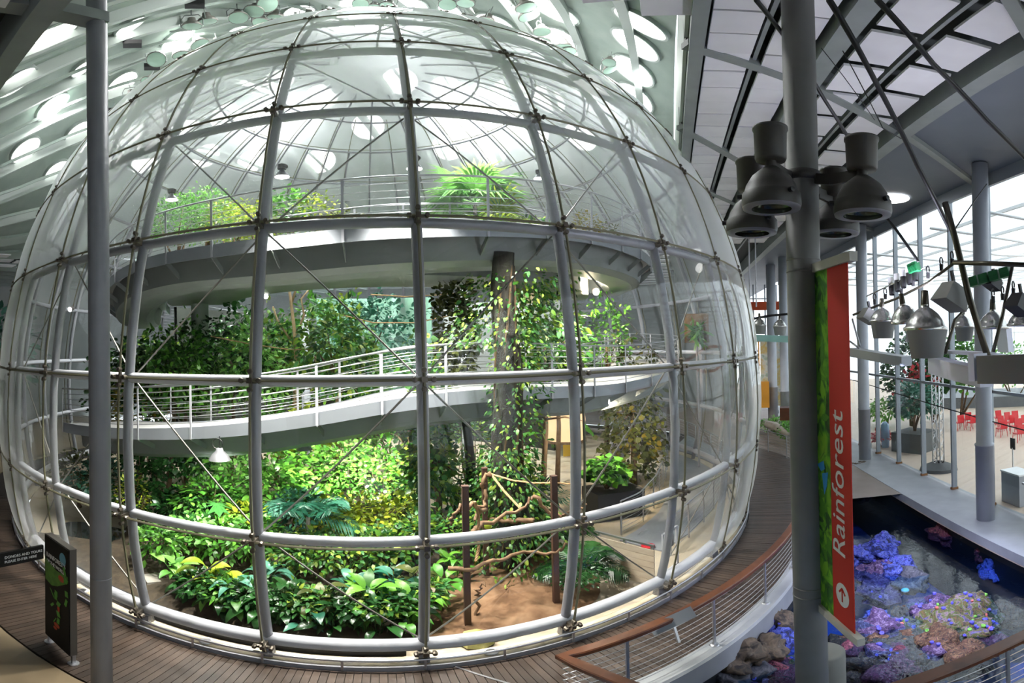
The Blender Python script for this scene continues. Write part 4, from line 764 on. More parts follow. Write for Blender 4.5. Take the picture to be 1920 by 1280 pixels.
o = thing('gate', 'narrow stainless gate with a small dark sign near the exit', 'gate', PZ(1245,1085,0)); w = A(*WORIG[o.name]); e = unit(A(.85,.5,0))
for t in (0, .62): m_ = MB(); m_.box(w+e*t+A(0,0,.55), (.05,.05,1.1)); m_.build('upright', M['steel_light'], o)
for z in (.15, 1.08): m_ = MB(); m_.bar(w+A(0,0,z), w+e*.62+A(0,0,z), .04, .04); m_.build('rail', M['steel_light'], o)
m_ = MB(); m_.bar(w+e*.1+A(0,-.03,.85), w+e*.42+A(0,-.03,.85), .02, .3); m_.build('sign', M['dark'], o)
px_n = PD(1306,615,21.5); e_n = unit(A(CAM[1]-px_n[1], px_n[0]-CAM[0], 0)); o = thing('wall_niche', 'dark square niche panel holding a green plant at the far right of the dome', 'panel', px_n-A(0,0,.6)); m_ = MB(); m_.box(px_n, (1.0,.08,1.2), (e_n, np.cross(A(0,0,1), e_n), A(0,0,1))); m_.build('back', M['stem'], o)
w_ = unit((CAM-px_n)*A(1,1,0)); V, T, at = place('strap', px_n+w_*.12+RNG.normal(0, .12, (90,3))*A(1,1,1.6)-A(0,0,.15), RNG.normal(size=(90,3))+w_*.6+A(0,0,.3), RNG.uniform(.3,.6,90)); f = link('plant', np_mesh('plant', V-A(*WORIG[o.name]), T, G['bright'], at), o); f['kind'] = 'stuff'
m_ = MB(); m_.tube([px_n-A(0,0,.6), A(px_n[0], px_n[1], 0)], .05, 6); m_.build('stand', M['steel'], o)
# yellow wet-floor stand, orange-lit lantern and a round basin at the back right
m_ = MB(); p = PZ(1062,855,0); m_.box(p+A(0,0,.35), (.3,.05,.7)); m_.box(p+A(.08,.12,.35), (.3,.05,.7)); one(m_, 'floor_sign', mat('yellow plastic', (.62,.40,.02), .5), 'yellow folding floor sign at the back right of the dome', 'sign')
p = PD(1060,795,22); o = thing('lantern', 'large warm glowing lantern under the ramp at right', 'lantern', p-A(0,0,.75)); M['warm'] = emat('warm lantern glass', (1,.62,.33), 1.0)
m_ = MB(); m_.lathe([(.75,-.65),(.85,.2),(.8,.75)], 20, p); m_.build('shade', M['warm'], o, True)
for z in (-.68, .75): m_ = MB(); m_.lathe([(.8,z-.05),(.88,z-.05),(.88,z+.05),(.8,z+.05)], 20, p); m_.build('band', M['stem'], o)
p = PD(990,555,18); m_ = MB(); m_.ball(p, .28, 14); one(m_, 'globe', mat('pale globe', (.6,.5,.36), .5, 0, (1,.8,.5), .35), 'pale round globe lamp behind the thick trunk', 'lamp', None, True)
# ================================================================== LEFT FOREGROUND
def pillar(name, label, x_, D, r, z0, z1, m, seams=()):
    p = PD(x_, 640, D); o = thing(name, label, 'column', (p[0], p[1], z0)); m_ = MB(); m_.lathe([(r, z0), (r, z1)], 32, (p[0], p[1], 0), caps=True); m_.build('shaft', m, o, True)
    for z in seams: m_ = MB(); m_.lathe([(r*.99, z-.01), (r*1.012, z-.01), (r*1.012, z+.01), (r*.99, z+.01)], 32, (p[0], p[1], 0)); m_.build('seam', m, o, True)
    return p
lp = PZ(190, 1292, 0); LD = math.hypot(lp[0]-CAM[0], lp[1]-CAM[1]); LP_ = pillar('steel_column', 'slim grey steel column standing on the boardwalk at left', 186, LD, .145, 0., 11.9, M['pillar'], (PD(190,1081,LD)[2],))
# two-sided exhibit sign on posts
a, b = PZ(88,1203,0), PZ(132,1245,0); e = unit((b-a)*A(1,1,0)); nrm = A(e[1], -e[0], 0)
if np.dot(nrm, CAM-a) < 0: nrm = -nrm
top = PD(84,1000, math.hypot(a[0]-CAM[0], a[1]-CAM[1]))[2]; bot = PD(84,1188, math.hypot(a[0]-CAM[0], a[1]-CAM[1]))[2]; W_ = np.linalg.norm((b-a)[:2])
o = thing('exhibit_sign', 'tall black sign panel with rainforest leaves on two short posts', 'sign', a); Zv = A(0,0,1)
M['signblack'] = mat('black sign face', (.010,.009,.008), .6, spec=.2); M['signedge'] = mat('bronze sign edge', (.10,.09,.08), .4, .4)
m_ = MB(); c = (a+b)/2; m_.box(A(c[0], c[1], (top+bot)/2)-nrm*.05, (W_+.04, .11, top-bot), (e, nrm, Zv)); m_.build('frame', M['signedge'], o)
m_ = MB(); m_.box(A(c[0], c[1], (top+bot)/2)+nrm*.012, (W_+.02, .02, top-bot-.02), (e, nrm, Zv)); face = m_.build('face', M['signblack'], o)
for q in (a, b): m_ = MB(); m_.box(A(q[0], q[1], bot/2)-nrm*.05, (.05,.06,bot), (e, nrm, Zv)); m_.lathe([(.09,0),(.09,.015),(.001,.02)], 16, A(q[0], q[1], 0)-nrm*.05); m_.build('post', M['stain'], o)
def onface(s, t, d=.024): return A(a[0], a[1], bot)+e*(W_*s)+Zv*((top-bot)*t)+nrm*d
def patch(pts, m, parent, name, d=.024):
    m_ = MB(); P = [onface(s, t, d) for s, t in pts]; Q = [onface(s, t, d+.002) for s, t in pts]; n = len(P); m_.add(P+Q, [tuple(range(n, 2*n))]+[(i, (i+1) % n, n+(i+1) % n, n+i) for i in range(n)]); return m_.build(name, m, parent)
M['sg1'] = nmat('printed leaf green', [(.04,.15,.01), (.09,.26,.02)], 9, .5, coord='Pos'); M['sg2'] = mat('print green', (.06,.30,.02), .5); M['sred'] = mat('print red', (.45,.04,.01), .5); M['sblue'] = mat('print blue', (.14,.38,.5), .5); M['ink'] = mat('white lettering', (.75,.75,.72), .5)
patch([(.02,.585),(.02,.785),(.5,.74),(.98,.76),(.98,.70),(.55,.60),(.30,.565)], M['sg1'], o, 'printed_leaves')
patch([(.78+.13*math.cos(q), .885+.055*math.sin(q)) for q in np.linspace(0, 2*PI, 20)[:-1]], M['sblue'], o, 'printed_badge')
for (s, t, w, h) in [(.72,.70,.12,.03),(.60,.40,.05,.05),(.52,.21,.12,.022),(.45,.17,.08,.015)]: patch([(s+w*math.cos(q), t+h*math.sin(q)) for q in np.linspace(0, 2*PI, 12)[:-1]], M['sred'], o, 'printed_flower', .026)
for (s, t, q0, l) in [(.45,.46,2.4,.22),(.45,.46,1.2,.14),(.5,.42,.5,.16),(.42,.40,3.6,.14),(.5,.36,-.6,.16),(.55,.30,-1.2,.14),(.48,.28,-2.0,.14),(.85,.75,1.5,.16),(.82,.70,.4,.14),(.86,.62,-.8,.14),(.80,.80,2.2,.14),(.9,.55,-1.5,.16),(.45,.50,.9,.12)]:
    u_ = (math.cos(q0), math.sin(q0)*.35); patch([(s, t), (s+u_[0]*l*.7-.07*u_[1]*3, t+u_[1]*l*.7+.028), (s+u_[0]*l*1.4, t+u_[1]*l*1.4), (s+u_[0]*l*.7+.07*u_[1]*3, t+u_[1]*l*.7-.028)], M['sg2'], o, 'printed_leaf', .027)
def text(s, size, origin, X, Y, m, parent, name='lettering', ext=.002, align='LEFT', shear=0., space=1.):
    cu = bpy.data.curves.new(name, 'FONT'); cu.body = s; cu.size = size; cu.extrude = ext; cu.align_x = align; cu.shear = shear; cu.space_character = space; cu.resolution_u = 3
    tmp = bpy.data.objects.new('tmp', cu); COL.objects.link(tmp); dg = bpy.context.evaluated_depsgraph_get(); dg.update(); me = bpy.data.meshes.new_from_object(tmp.evaluated_get(dg)); bpy.data.objects.remove(tmp)
    X, Y = unit(X), unit(Y); Z = np.cross(X, Y); mt = Matrix(((X[0],Y[0],Z[0],origin[0]),(X[1],Y[1],Z[1],origin[1]),(X[2],Y[2],Z[2],origin[2]),(0,0,0,1))); me.transform(mt)
    w = WORIG.get(parent.name, (0,0,0)) if parent is not None else (0,0,0); me.transform(Matrix.Translation(Vector((-w[0], -w[1], -w[2])))); me.materials.clear(); me.materials.append(m); return link(name, me, parent)
rx = e if np.dot(np.cross(e, Zv), nrm) > 0 else -e
st = onface(.07, .80) if np.dot(rx, e) > 0 else onface(.93, .80)
text('RAINFORESTS', .115, st+Zv*.02, rx, Zv, M['ink'], o, space=.95); text('OF THE WORLD', .095, st-Zv*.09, rx, Zv, M['ink'], o, space=.95)
# hanging directional sign cut by the left edge of the picture
p0, p1 = PD(-70, 1060, 6.1), PD(80, 1030, 6.6); e2 = unit((p1-p0)*A(1,1,0)); n2 = A(e2[1], -e2[0], 0)
if np.dot(n2, CAM-p0) < 0: n2 = -n2
zt, zb = PD(80,1021,6.6)[2], PD(80,1046,6.6)[2]; o = thing('direction_sign', 'black hanging sign reading donors and tours please enter here', 'sign', A(p1[0], p1[1], zb)); w2 = np.linalg.norm((p1-p0)[:2])
m_ = MB(); cc = (p0+p1)/2; m_.box(A(cc[0], cc[1], (zt+zb)/2), (w2, .04, zt-zb), (e2, n2, Zv)); m_.build('panel', M['signblack'], o)
s0 = PD(6,1046,6.34); s0 = p0+e2*np.dot((s0-p0)*A(1,1,0), e2); s0 = A(s0[0], s0[1], (zt+zb)/2)+n2*.024; text('DONORS AND TOURS', .052, s0+Zv*.012, e2, Zv, M['ink'], o); text('PLEASE ENTER HERE', .05, s0-Zv*.05, e2, Zv, M['ink'], o)
for s in (.15,): m_ = MB(); q = p0+(p1-p0)*s; m_.tube([A(q[0], q[1], 0), A(q[0], q[1], zb+.02)], .018, 6); m_.build('post', M['signblack'], o)
# floor lamps (in-ground uplights) in the kerb
for (x, y, lb) in [(392,1198,'round white uplight set in the kerb at left'),(917,1217,'round uplight set in the kerb at right of the central pipe'),(152,1108,'round uplight set in the kerb behind the sign')]:
    b_ = math.atan2(*(lambda q: (q[0], -q[1]))(PZ(x, y, .04))); q = pol(13.16, b_, .036); o = thing('uplight', lb, 'lamp', q); m_ = MB(); m_.lathe([(.115,0),(.115,.02),(.07,.028)], 20, q); m_.build('trim_ring', M['white'], o, True); m_ = MB(); m_.lathe([(.07,.02),(.001,.021)], 20, q); m_.build('lens', M['stain'], o)
# greenery, bones and a window far off at the left edge
shrub(PD(-10, 640, 34)*A(1,1,0), 8.4, 3., 300, 'lance', .8, 'teal', 'blue-green planting far off at the left edge'); 
# ================================================================== RIGHT: REEF TANK, RAILINGS, LEDGE
def lift(p, z): return A(p[0], p[1], z)
M['wood'] = nmat('varnished hardwood', [(.085,.027,.012), (.14,.047,.02), (.11,.038,.017)], 3., .3, stretch=(1,1,1), detail=6, coord='Pos')
bA = [pol(15.05, b) for b in np.linspace(.137, 1.5, 60)]
for i, p in enumerate(bA): bA[i] = pol(15.05 if i < 22 else rout(math.atan2(p[0], -p[1]))-.15, math.atan2(p[0], -p[1]))
corner = bA[0]; inward = PZ(1170,1278,1.05); inw = corner+unit((inward-corner)*A(1,1,0))*2.6
# the near edge of the tank and the rail there
n0, n1 = A(4.54,-17.82,0), A(6.14,-18.54,0); nd = unit(n1-n0); nA, nB = n0-nd*1.4, n1+nd*4.0
cable_rail([inw, corner+unit(inw-corner)*.02]+bA[:34], 'cable railing with a wide hardwood handrail between boardwalk and reef tank', 'cable_railing', 1.0, 9, 1.75, 'wood', .17, 'stain', feet=True, cable_r=.008)
cable_rail([nA, n0, n1, nB], 'cable railing with hardwood handrail at the near side of the reef tank', 'cable_railing', 1.0, 8, 1.5, 'wood', .2, 'stain', feet=True, cable_r=.008)
cable_rail([bA[i] for i in range(42, 60)], 'distant cable railing along the far end of the boardwalk', 'cable_railing', 1.0, 7, 1.6, 'stain')
p = PZ(1240,1158,1.0); t_ = unit(A(math.cos(.235), math.sin(.235), 0)); o = thing('reading_panel', 'slanted grey information panel fixed to the hardwood handrail', 'sign', p); m_ = MB(); fn = unit(CAM-p); t_ = unit(t_-fn*np.dot(t_, fn)); nn = np.cross(fn, t_); p = p+A(.06,-.2,.02); m_.box(p, (.66,.19,.02), (t_, nn, fn)); m_.build('plate', M['fascia'], o); m_ = MB(); m_.bar(p-A(0,0,.02), p+A(.02,-.12,-.35), .04, .03); m_.build('bracket', M['stain'], o)
# concrete kerb under the railing
mb = MB(); mb.sweep([inw, corner]+bA[:36], [(-.13,-.42),(.2,-.42),(.2,-.02),(.16,.012),(-.13,.012)]); one(mb, 'tank_kerb', M['conc_grey'], 'curved grey concrete kerb along the reef tank', 'kerb')
mb = MB(); mb.sweep([nA, n0, n1, nB], [(-.25,-.42),(.15,-.42),(.15,.0),(-.25,.0)]); one(mb, 'tank_kerb', M['conc_grey'], 'straight concrete kerb at the near side of the reef tank', 'kerb')
# ledge of the piazza side
def ledge_pt(v, u, z=0.): return uv(u, v, z)
mb = MB(); mb.prism([uv(-30,18.25)[:2], uv(-30,46)[:2], uv(46,46)[:2], uv(46,18.25)[:2], uv(6.5,18.25)[:2]][::-1], -.3, -.004)
M['piazza'] = nmat('pale timber piazza floor', [(.50,.38,.29), (.58,.46,.36), (.54,.43,.35)], 1.2, .55, stretch=(.2,3,1), detail=5, coord='Pos'); struct('floor_piazza', mb, M['piazza'])
mb = MB(); mb.prism([uv(-30,18.24)[:2], uv(-30,20.2)[:2], uv(30,20.2)[:2], uv(30,18.24)[:2]][::-1], -.26, .0); one(mb, 'ledge', M['conc_grey'], 'grey concrete ledge between the reef tank and the glass wall', 'ledge')
mb = MB(); mb.prism([uv(4.6,15.9)[:2], uv(4.6,18.3)[:2], uv(30,18.3)[:2], uv(30,8)[:2], uv(8,12.5)[:2]][::-1], -.26, -.012); struct('floor_bridge', mb, M['far_floor'])
# tank walls and water
M['tankwall'] = mat('black tank wall', (.006,.008,.010), .5); M['tankfloor'] = nmat('deep blue tank floor', [(.008,.05,.25), (.03,.12,.5)], 1.5, .8, coord='Pos')
mb = MB(); mb.prism([(-2,-30), (-2,-13.5), (12,2), (24,2), (24,-30)][::-1], -3.2, -3.0); struct('floor_tank', mb, M['tankfloor'])
def wallstrip(pts, z0, z1):
    m_ = MB(); n = len(pts); m_.add([lift(p, z) for p in pts for z in (z0, z1)], [(2*i, 2*i+1, 2*i+3, 2*i+2) for i in range(n-1)]); return m_
struct('wall_tank_left', wallstrip([inw*1.02, corner*1.008]+[p*1.008 for p in bA[:40]], -3.1, -.3), M['tankwall']); struct('wall_tank_right', wallstrip([uv(-30,18.6), uv(12,18.6)], -3.1, -.25), M['tankwall']); struct('wall_tank_near', wallstrip([inw, nA, nB+nd*8], -3.1, -.3), M['tankwall']); struct('wall_tank_far', wallstrip([uv(4.9,13), uv(4.9,18.6)], -3.1, -.25), M['tankwall'])
def watermat():
    m = bpy.data.materials.new('rippled reef water'); m.use_nodes = True; t = m.node_tree; t.nodes.clear(); N = t.nodes.new; L = t.links.new
    tr = N('ShaderNodeBsdfTransparent'); tr.inputs['Color'].default_value = (.55,.75,.95,1); gl = N('ShaderNodeBsdfGlossy'); gl.inputs['Roughness'].default_value = .03
    g = N('ShaderNodeNewGeometry'); nz = N('ShaderNodeTexNoise'); nz.inputs['Scale'].default_value = 5.; nz.inputs['Detail'].default_value = 3; nz.inputs['Distortion'].default_value = 1.2
    L(g.outputs['Position'], nz.inputs['Vector']); bp = N('ShaderNodeBump'); bp.inputs['Strength'].default_value = .14; bp.inputs['Distance'].default_value = .05; L(nz.outputs['Fac'], bp.inputs['Height'])
    L(bp.outputs['Normal'], gl.inputs['Normal']); lw, fo = schlick(t, .09, bp.outputs['Normal']); mx = N('ShaderNodeMixShader'); L(fo, mx.inputs[0]); L(tr.outputs[0], mx.inputs[1]); L(gl.outputs[0], mx.inputs[2])
    o = N('ShaderNodeOutputMaterial'); L(mx.outputs[0], o.inputs['Surface']); return m
ZW = -.75; mb = MB(); wp = [(-1.5,-30), (-1.5,-14.6)]+[tuple((q*1.007)[:2]) for q in bA[:40]]+[tuple(uv(4.9,14)[:2]), tuple(uv(4.9,18.6)[:2]), tuple(uv(-22,18.6)[:2])]; mb.add([(p[0], p[1], ZW) for p in wp], [tuple(range(len(wp)))[::-1]]); w_ = one(mb, 'reef_water', watermat(), 'rippled dark blue water surface of the reef tank', 'water', None)
WORDS = ORD+['fifteenth','sixteenth','seventeenth','eighteenth','nineteenth','twentieth']
# coral rocks: each its own lump, with polyps as parts on the nearest
def rockmesh(r, seed, sq=.7, rough=.5):
    rg = np.random.default_rng(seed); m_ = MB(); nl, ns = 20, 30; th, a = np.meshgrid(np.linspace(0, PI, nl+1), np.linspace(0, 2*PI, ns, endpoint=False), indexing='ij')
    D_ = np.stack([np.sin(th)*np.cos(a), np.sin(th)*np.sin(a), np.cos(th)], -1); q = np.ones(th.shape)
    for f_, am in ((2.2,.22),(4.5,.15),(9.,.09),(17.,.055)):
        for _ in range(3): w = rg.normal(size=3); w /= np.linalg.norm(w); q += rough*am*np.sin(f_*(D_@w)+rg.random()*6)*np.sin(f_*.8*(D_@rg.normal(size=3))+rg.random()*6)*1.6
    P = (D_*q[..., None]*r*A(1,1,sq)).reshape(-1, 3)
    m_.add(P, [(i*ns+k, (i+1)*ns+k, (i+1)*ns+(k+1) % ns, i*ns+(k+1) % ns) for i in range(nl) for k in range(ns)]); return m_
def coral(name, cols, scale=9.):
    cols = [(.006,.006,.010)]+[tuple(.8*x for x in c) for c in cols]
    return nmat(name, cols, scale, .75, detail=9, bump=1., coord='Object', dist=.9, pos=[.30+.42*i/max(len(cols)-1, 1) for i in range(len(cols))])
CM = {'blue': coral('blue coral rock', [(.01,.015,.10), (.04,.06,.38), (.14,.18,.62), (.02,.03,.2), (.2,.22,.6)], 8), 'purple': coral('purple coral rock', [(.015,.01,.03), (.10,.05,.17), (.05,.02,.07), (.26,.18,.34), (.06,.04,.10), (.16,.10,.2)], 9), 'multi': coral('many-coloured coral rock', [(.015,.015,.04), (.18,.11,.03), (.05,.07,.02), (.12,.15,.03), (.26,.17,.20), (.04,.04,.08), (.12,.10,.3), (.30,.27,.14)], 7), 'pink': coral('pink coral rock', [(.02,.005,.012), (.24,.04,.09), (.06,.015,.02), (.38,.13,.17), (.1,.03,.05)], 13), 'brown': coral('brown coral rock', [(.02,.01,.01), (.15,.065,.03), (.04,.02,.015), (.26,.15,.07), (.09,.02,.03), (.2,.16,.06)], 11), 'grey': coral('grey shore rock', [(.04,.045,.06), (.13,.13,.16), (.06,.06,.08), (.22,.22,.25)], 5), 'tan': coral('tan shore rock', [(.06,.045,.035), (.17,.12,.08), (.09,.07,.05), (.25,.2,.16)], 5)}
M['polyp'] = mat('violet polyp', (.09,.08,.5), .5); M['polyp_g'] = mat('green polyp', (.16,.42,.06), .5); M['polyp_r'] = mat('coral red polyp', (.5,.13,.11), .5); M['polyp_c'] = mat('turquoise polyp', (.2,.7,.65), .5)
ROCK = [(1655,1025,.45,-.35,'blue','rounded blue rock standing highest out of the water'),(1612,1040,.35,-.5,'blue','small blue rock against the banner edge'),(1680,1062,.45,-.75,'blue','flat blue rock below the rounded blue one'),(1640,1075,.55,-.95,'purple','purple encrusted rock below the blue ones'),(1700,1090,.5,-1.0,'grey','pale grey coral head just under the surface'),(1650,1110,.5,-1.2,'purple','lilac coral head lower in the water'),
        (1745,1150,.5,-1.0,'purple','coral-covered boulder with violet polyps, left of the big pair'),(1820,1150,.6,-.95,'multi','coral-covered boulder with violet polyps, right of the big pair'),(1770,1180,.6,-1.05,'multi','mossy green and lilac coral boulder in front of the pair'),(1740,1215,.65,-1.05,'brown','brown and orange coral boulder near the hardwood rail'),(1830,1195,.5,-1.0,'multi','bright coral boulder with green tips beside the rail'),(1800,1235,.55,-1.0,'brown','brown coral boulder half under the rail'),
        (1660,1195,.6,-1.05,'purple','purple spiny coral bank beside the banner foot'),(1620,1240,.7,-1.3,'brown','brown coral bank right of the thick column foot'),(1690,1250,.55,-1.2,'pink','reddish coral at the lower edge of the water'),(1440,1265,.6,-1.15,'pink','bright pink coral patch left of the thick column'),(1395,1255,.6,-1.05,'grey','dark grey coral bed below the curved kerb'),(1462,1205,.5,-.85,'blue','blue shadowy coral beside the column'),
        (1425,1215,.42,-.55,'tan','tan shore rock under the curved kerb'),(1380,1235,.4,-.55,'tan','low brown shore rock under the curved kerb'),(1465,1165,.35,-.5,'tan','brown shore rock where the kerb meets the column'),(1345,1270,.45,-.8,'grey','dark rock at the bottom edge under the kerb'),(1780,1005,.6,-.95,'pink','dark pink coral bank below the ledge'),(1825,1008,.38,-.72,'grey','round brain-like grey coral below the ledge'),(1850,1035,.35,-.85,'pink','red coral cluster below the ledge'),(1880,1065,.6,-1.2,'blue','deep blue coral in the shade of the ledge'),
        (1610,885,.6,-.4,'tan','large tan boulder under the end of the ledge'),(1625,915,.6,-.75,'grey','mossy dark boulder at the far end of the tank'),(1600,925,.5,-.8,'tan','shadowed boulder at the far end of the tank'),(1890,1150,.5,-1.5,'brown','sunken orange coral near the right edge')]
SMALL = [(1690,1175),(1715,1190),(1700,1215),(1650,1225),(1675,1235),(1720,1240),(1760,1230),(1785,1205),(1850,1175),(1790,1135),(1715,1140),(1690,1150),(1640,1155),(1625,1180),(1640,1205),(1600,1215),(1420,1250),(1470,1240),(1410,1275),(1865,1205)]
for k, (x, y) in enumerate(sorted(SMALL)): ROCK.append((x, y, .2+.03*(k % 4), -.92-.04*(k % 3), ['purple','brown','multi','pink','grey','blue','brown','purple'][k % 8], f'small coral lump among the boulders of the tank, {WORDS[k]} from the left'))
for i, (x, y, r, z, c, lb) in enumerate(ROCK):
    p = PZ(x, y, z); o = thing('coral_rock' if c not in ('tan', 'grey') else 'rock', lb, 'rock', p-A(0,0,r*.7), 'rocks and corals of the reef tank'); m_ = rockmesh(r, i+3); m_.v = [tuple(A(*v)+p) for v in m_.v]
    m0 = m_; q = m_.build('rock_body', CM[c], o, True, o=p); q.location = tuple(p-A(*WORIG[o.name]))
    if c in ('multi', 'purple', 'blue'):
        for k in range(14 if c == 'multi' else 5):
            vv = np.array(m0.v)-p; ok = vv[(vv[:,2] > .15*r) & (vv[:,1] < .5*r)]; pp = ok[RNG.integers(len(ok))]; d = unit(pp+A(0,0,.2)); pp = p+pp; m_ = MB(); s = RNG.uniform(.025, .05); m_.lathe([(.001,.03),(s*.45,.02),(s*.55,.05),(s,.04),(s*.9,.0),(s*.5,-.05)], 9, pp, d); m_.build('polyp', M[['polyp','polyp','polyp_g','polyp','polyp_r'][k % 5]] if c == 'multi' else M['polyp'], o, True)
m_ = MB(); p = PZ(1697,1106,-.95); m_.ball(p, .1, 10, .5); one(m_, 'anemone', M['polyp_c'], 'small turquoise anemone in the middle of the tank', 'anemone', None, True)
# ================================================================== RIGHT COLUMN, BANNER, LAMP CLUSTER
CD = 6.2; cp = PD(1509, 640, CD); o = thing('steel_column', 'thick taupe steel column carrying the lamp cluster and the red banner', 'column', A(cp[0], cp[1], -3.0))
m_ = MB(); m_.lathe([(.2,-3.0),(.2,10.4)], 36, (cp[0], cp[1], 0), caps=True); m_.build('shaft', M['pillar_warm'], o, True)
for y in (488, 510, 1096, 1112): z = PD(1490, y, CD)[2]; m_ = MB(); m_.lathe([(.2,z-.012),(.2045,z-.012),(.2045,z+.012),(.2,z+.012)], 36, (cp[0], cp[1], 0)); m_.build('seam', M['pillar_warm'], o, True)
q = PD(1532, 640, CD+.55); zt = PD(1530,1222,CD+.55)[2]; m_ = MB(); m_.lathe([(.285,-3.0),(.285,zt),(.24,zt+.02)], 36, (q[0], q[1], 0), caps=True); one(m_, 'column_pier', M['pillar_warm'], 'wide grey pier at the foot of the thick column', 'column', None, True)
# banner
bl, br = PD(1524, 640, 6.15), PD(1592, 640, 5.3); e = unit((br-bl)*A(1,1,0)); nrm = A(e[1], -e[0], 0)
if np.dot(nrm, CAM-bl) < 0: nrm = -nrm
zt, zb = PD(1592,492,5.3)[2], PD(1592,1188,5.3)[2]; Wb = np.linalg.norm((br-bl)[:2]); o = thing('banner', 'tall red banner reading Rainforest with a strip of green leaves', 'banner', A(bl[0], bl[1], zb))
M['bred'] = mat('red banner cloth', (.52,.022,.012), .7); M['bgreen'] = nmat('leafy banner print', [(.006,.03,.004), (.03,.15,.008), (.11,.34,.012), (.20,.44,.02), (.02,.10,.006)], 3.2, .7, detail=6, coord='Pos', pos=[.28,.42,.52,.62,.75], dist=1.5)
def bpt(s, z, d=0.): return A(bl[0], bl[1], 0)+e*Wb*s+nrm*d+A(0,0,z)
def bpanel(s0, s1, z0, z1, d, m, name): m_ = MB(); m_.box((bpt(s0,z0,d)+bpt(s1,z1,d))/2, (Wb*(s1-s0), .012, z1-z0), (e, nrm, A(0,0,1))); return m_.build(name, m, o)
bpanel(0, .475, zb, zt, 0, M['bgreen'], 'leaf_strip'); red = bpanel(.475, 1, zb, zt, 0, M['bred'], 'red_strip')
for z, up_ in ((zt+.05, 1), (zb-.05, -1)): m_ = MB(); m_.box(bpt(.5,z), (Wb*1.28,.09,.1), (e, nrm, A(0,0,1))); m_.build('bracket', mat('warm white bracket', (.5,.48,.42), .5), o); 
# printed leaves on the strip
M['bl1'] = mat('banner leaf light', (.17,.42,.015), .7); M['bl2'] = mat('banner leaf mid', (.06,.22,.01), .7); M['bl3'] = mat('banner leaf dark', (.015,.07,.005), .7); M['bblue'] = mat('banner butterfly blue', (.03,.25,.6), .6)
rg = np.random.default_rng(5)
for k in range(64):
    s, z = rg.uniform(.06, .41), zb+(zt-zb)*rg.uniform(.02, .98); q = rg.uniform(-2.2, -.9) if rg.random() < .7 else rg.uniform(-PI, PI); l = rg.uniform(.12, .34); w = l*rg.uniform(.28, .5); X, Y = math.cos(q), math.sin(q)
    pts = [(0,0),(.25,.42),(.6,.45),(1,0),(.6,-.45),(.25,-.42)]; P = []
    for a_, b_ in pts: ss = min(max(s+(a_*l*X-b_*w*Y)/Wb, .0), .475); P.append(bpt(ss, min(max(z+a_*l*Y+b_*w*X, zb), zt), .008+.0004*(k % 10)))
    m_ = MB(); m_.add(P, [tuple(range(6))] if np.dot(np.cross(P[1]-P[0], P[3]-P[0]), nrm) > 0 else [tuple(range(6))[::-1]]); m_.build('printed_leaf', [M['bl1'], M['bl2'], M['bl3'], M['bl2']][k % 4], o)
for pts in ([(.10,.455),(.30,.475),(.33,.452),(.22,.44)], [(.24,.435),(.42,.447),(.38,.405),(.30,.375)]): m_ = MB(); m_.add([bpt(s, zb+(zt-zb)*t, .014) for s, t in pts], [(0,1,2,3)]); m_.build('printed_butterfly', M['bblue'], o)
zr = PD(1585,1055,5.4)[2]; zq = PD(1585,778,5.4)[2]; tx = text('Rainforest', .42, bpt(.82, zr, .008), A(0,0,1), -e, M['ink'], o, 'lettering', .002, 'LEFT', .08)
co = np.array([v.co for v in tx.data.vertices]); Lz = co[:,2].max()-co[:,2].min(); k_ = (zq-zr)/Lz; zmin = co[:,2].min()
for v in tx.data.vertices: v.co.z = zmin+(v.co.z-zmin)*k_
m_ = MB(); ca = bpt(.73, PD(1580,1125,5.4)[2], .008); m_.lathe([(.001,.002),(.155,.002),(.155,0)], 28, ca, nrm); m_.build('arrow_disc', M['ink'], o)
for (a_, b_) in (((-.0,-.09),(.0,.09)), ((.0,.09),(-.07,.02)), ((.0,.09),(.07,.02))): m_ = MB(); m_.bar(ca+nrm*.004+e*a_[0]+A(0,0,a_[1]), ca+nrm*.004+e*b_[0]+A(0,0,b_[1]), .004, .026, np.cross(nrm, e*(b_[0]-a_[0])+A(0,0,b_[1]-a_[1]))); m_.build('arrow', M['bred'], o)
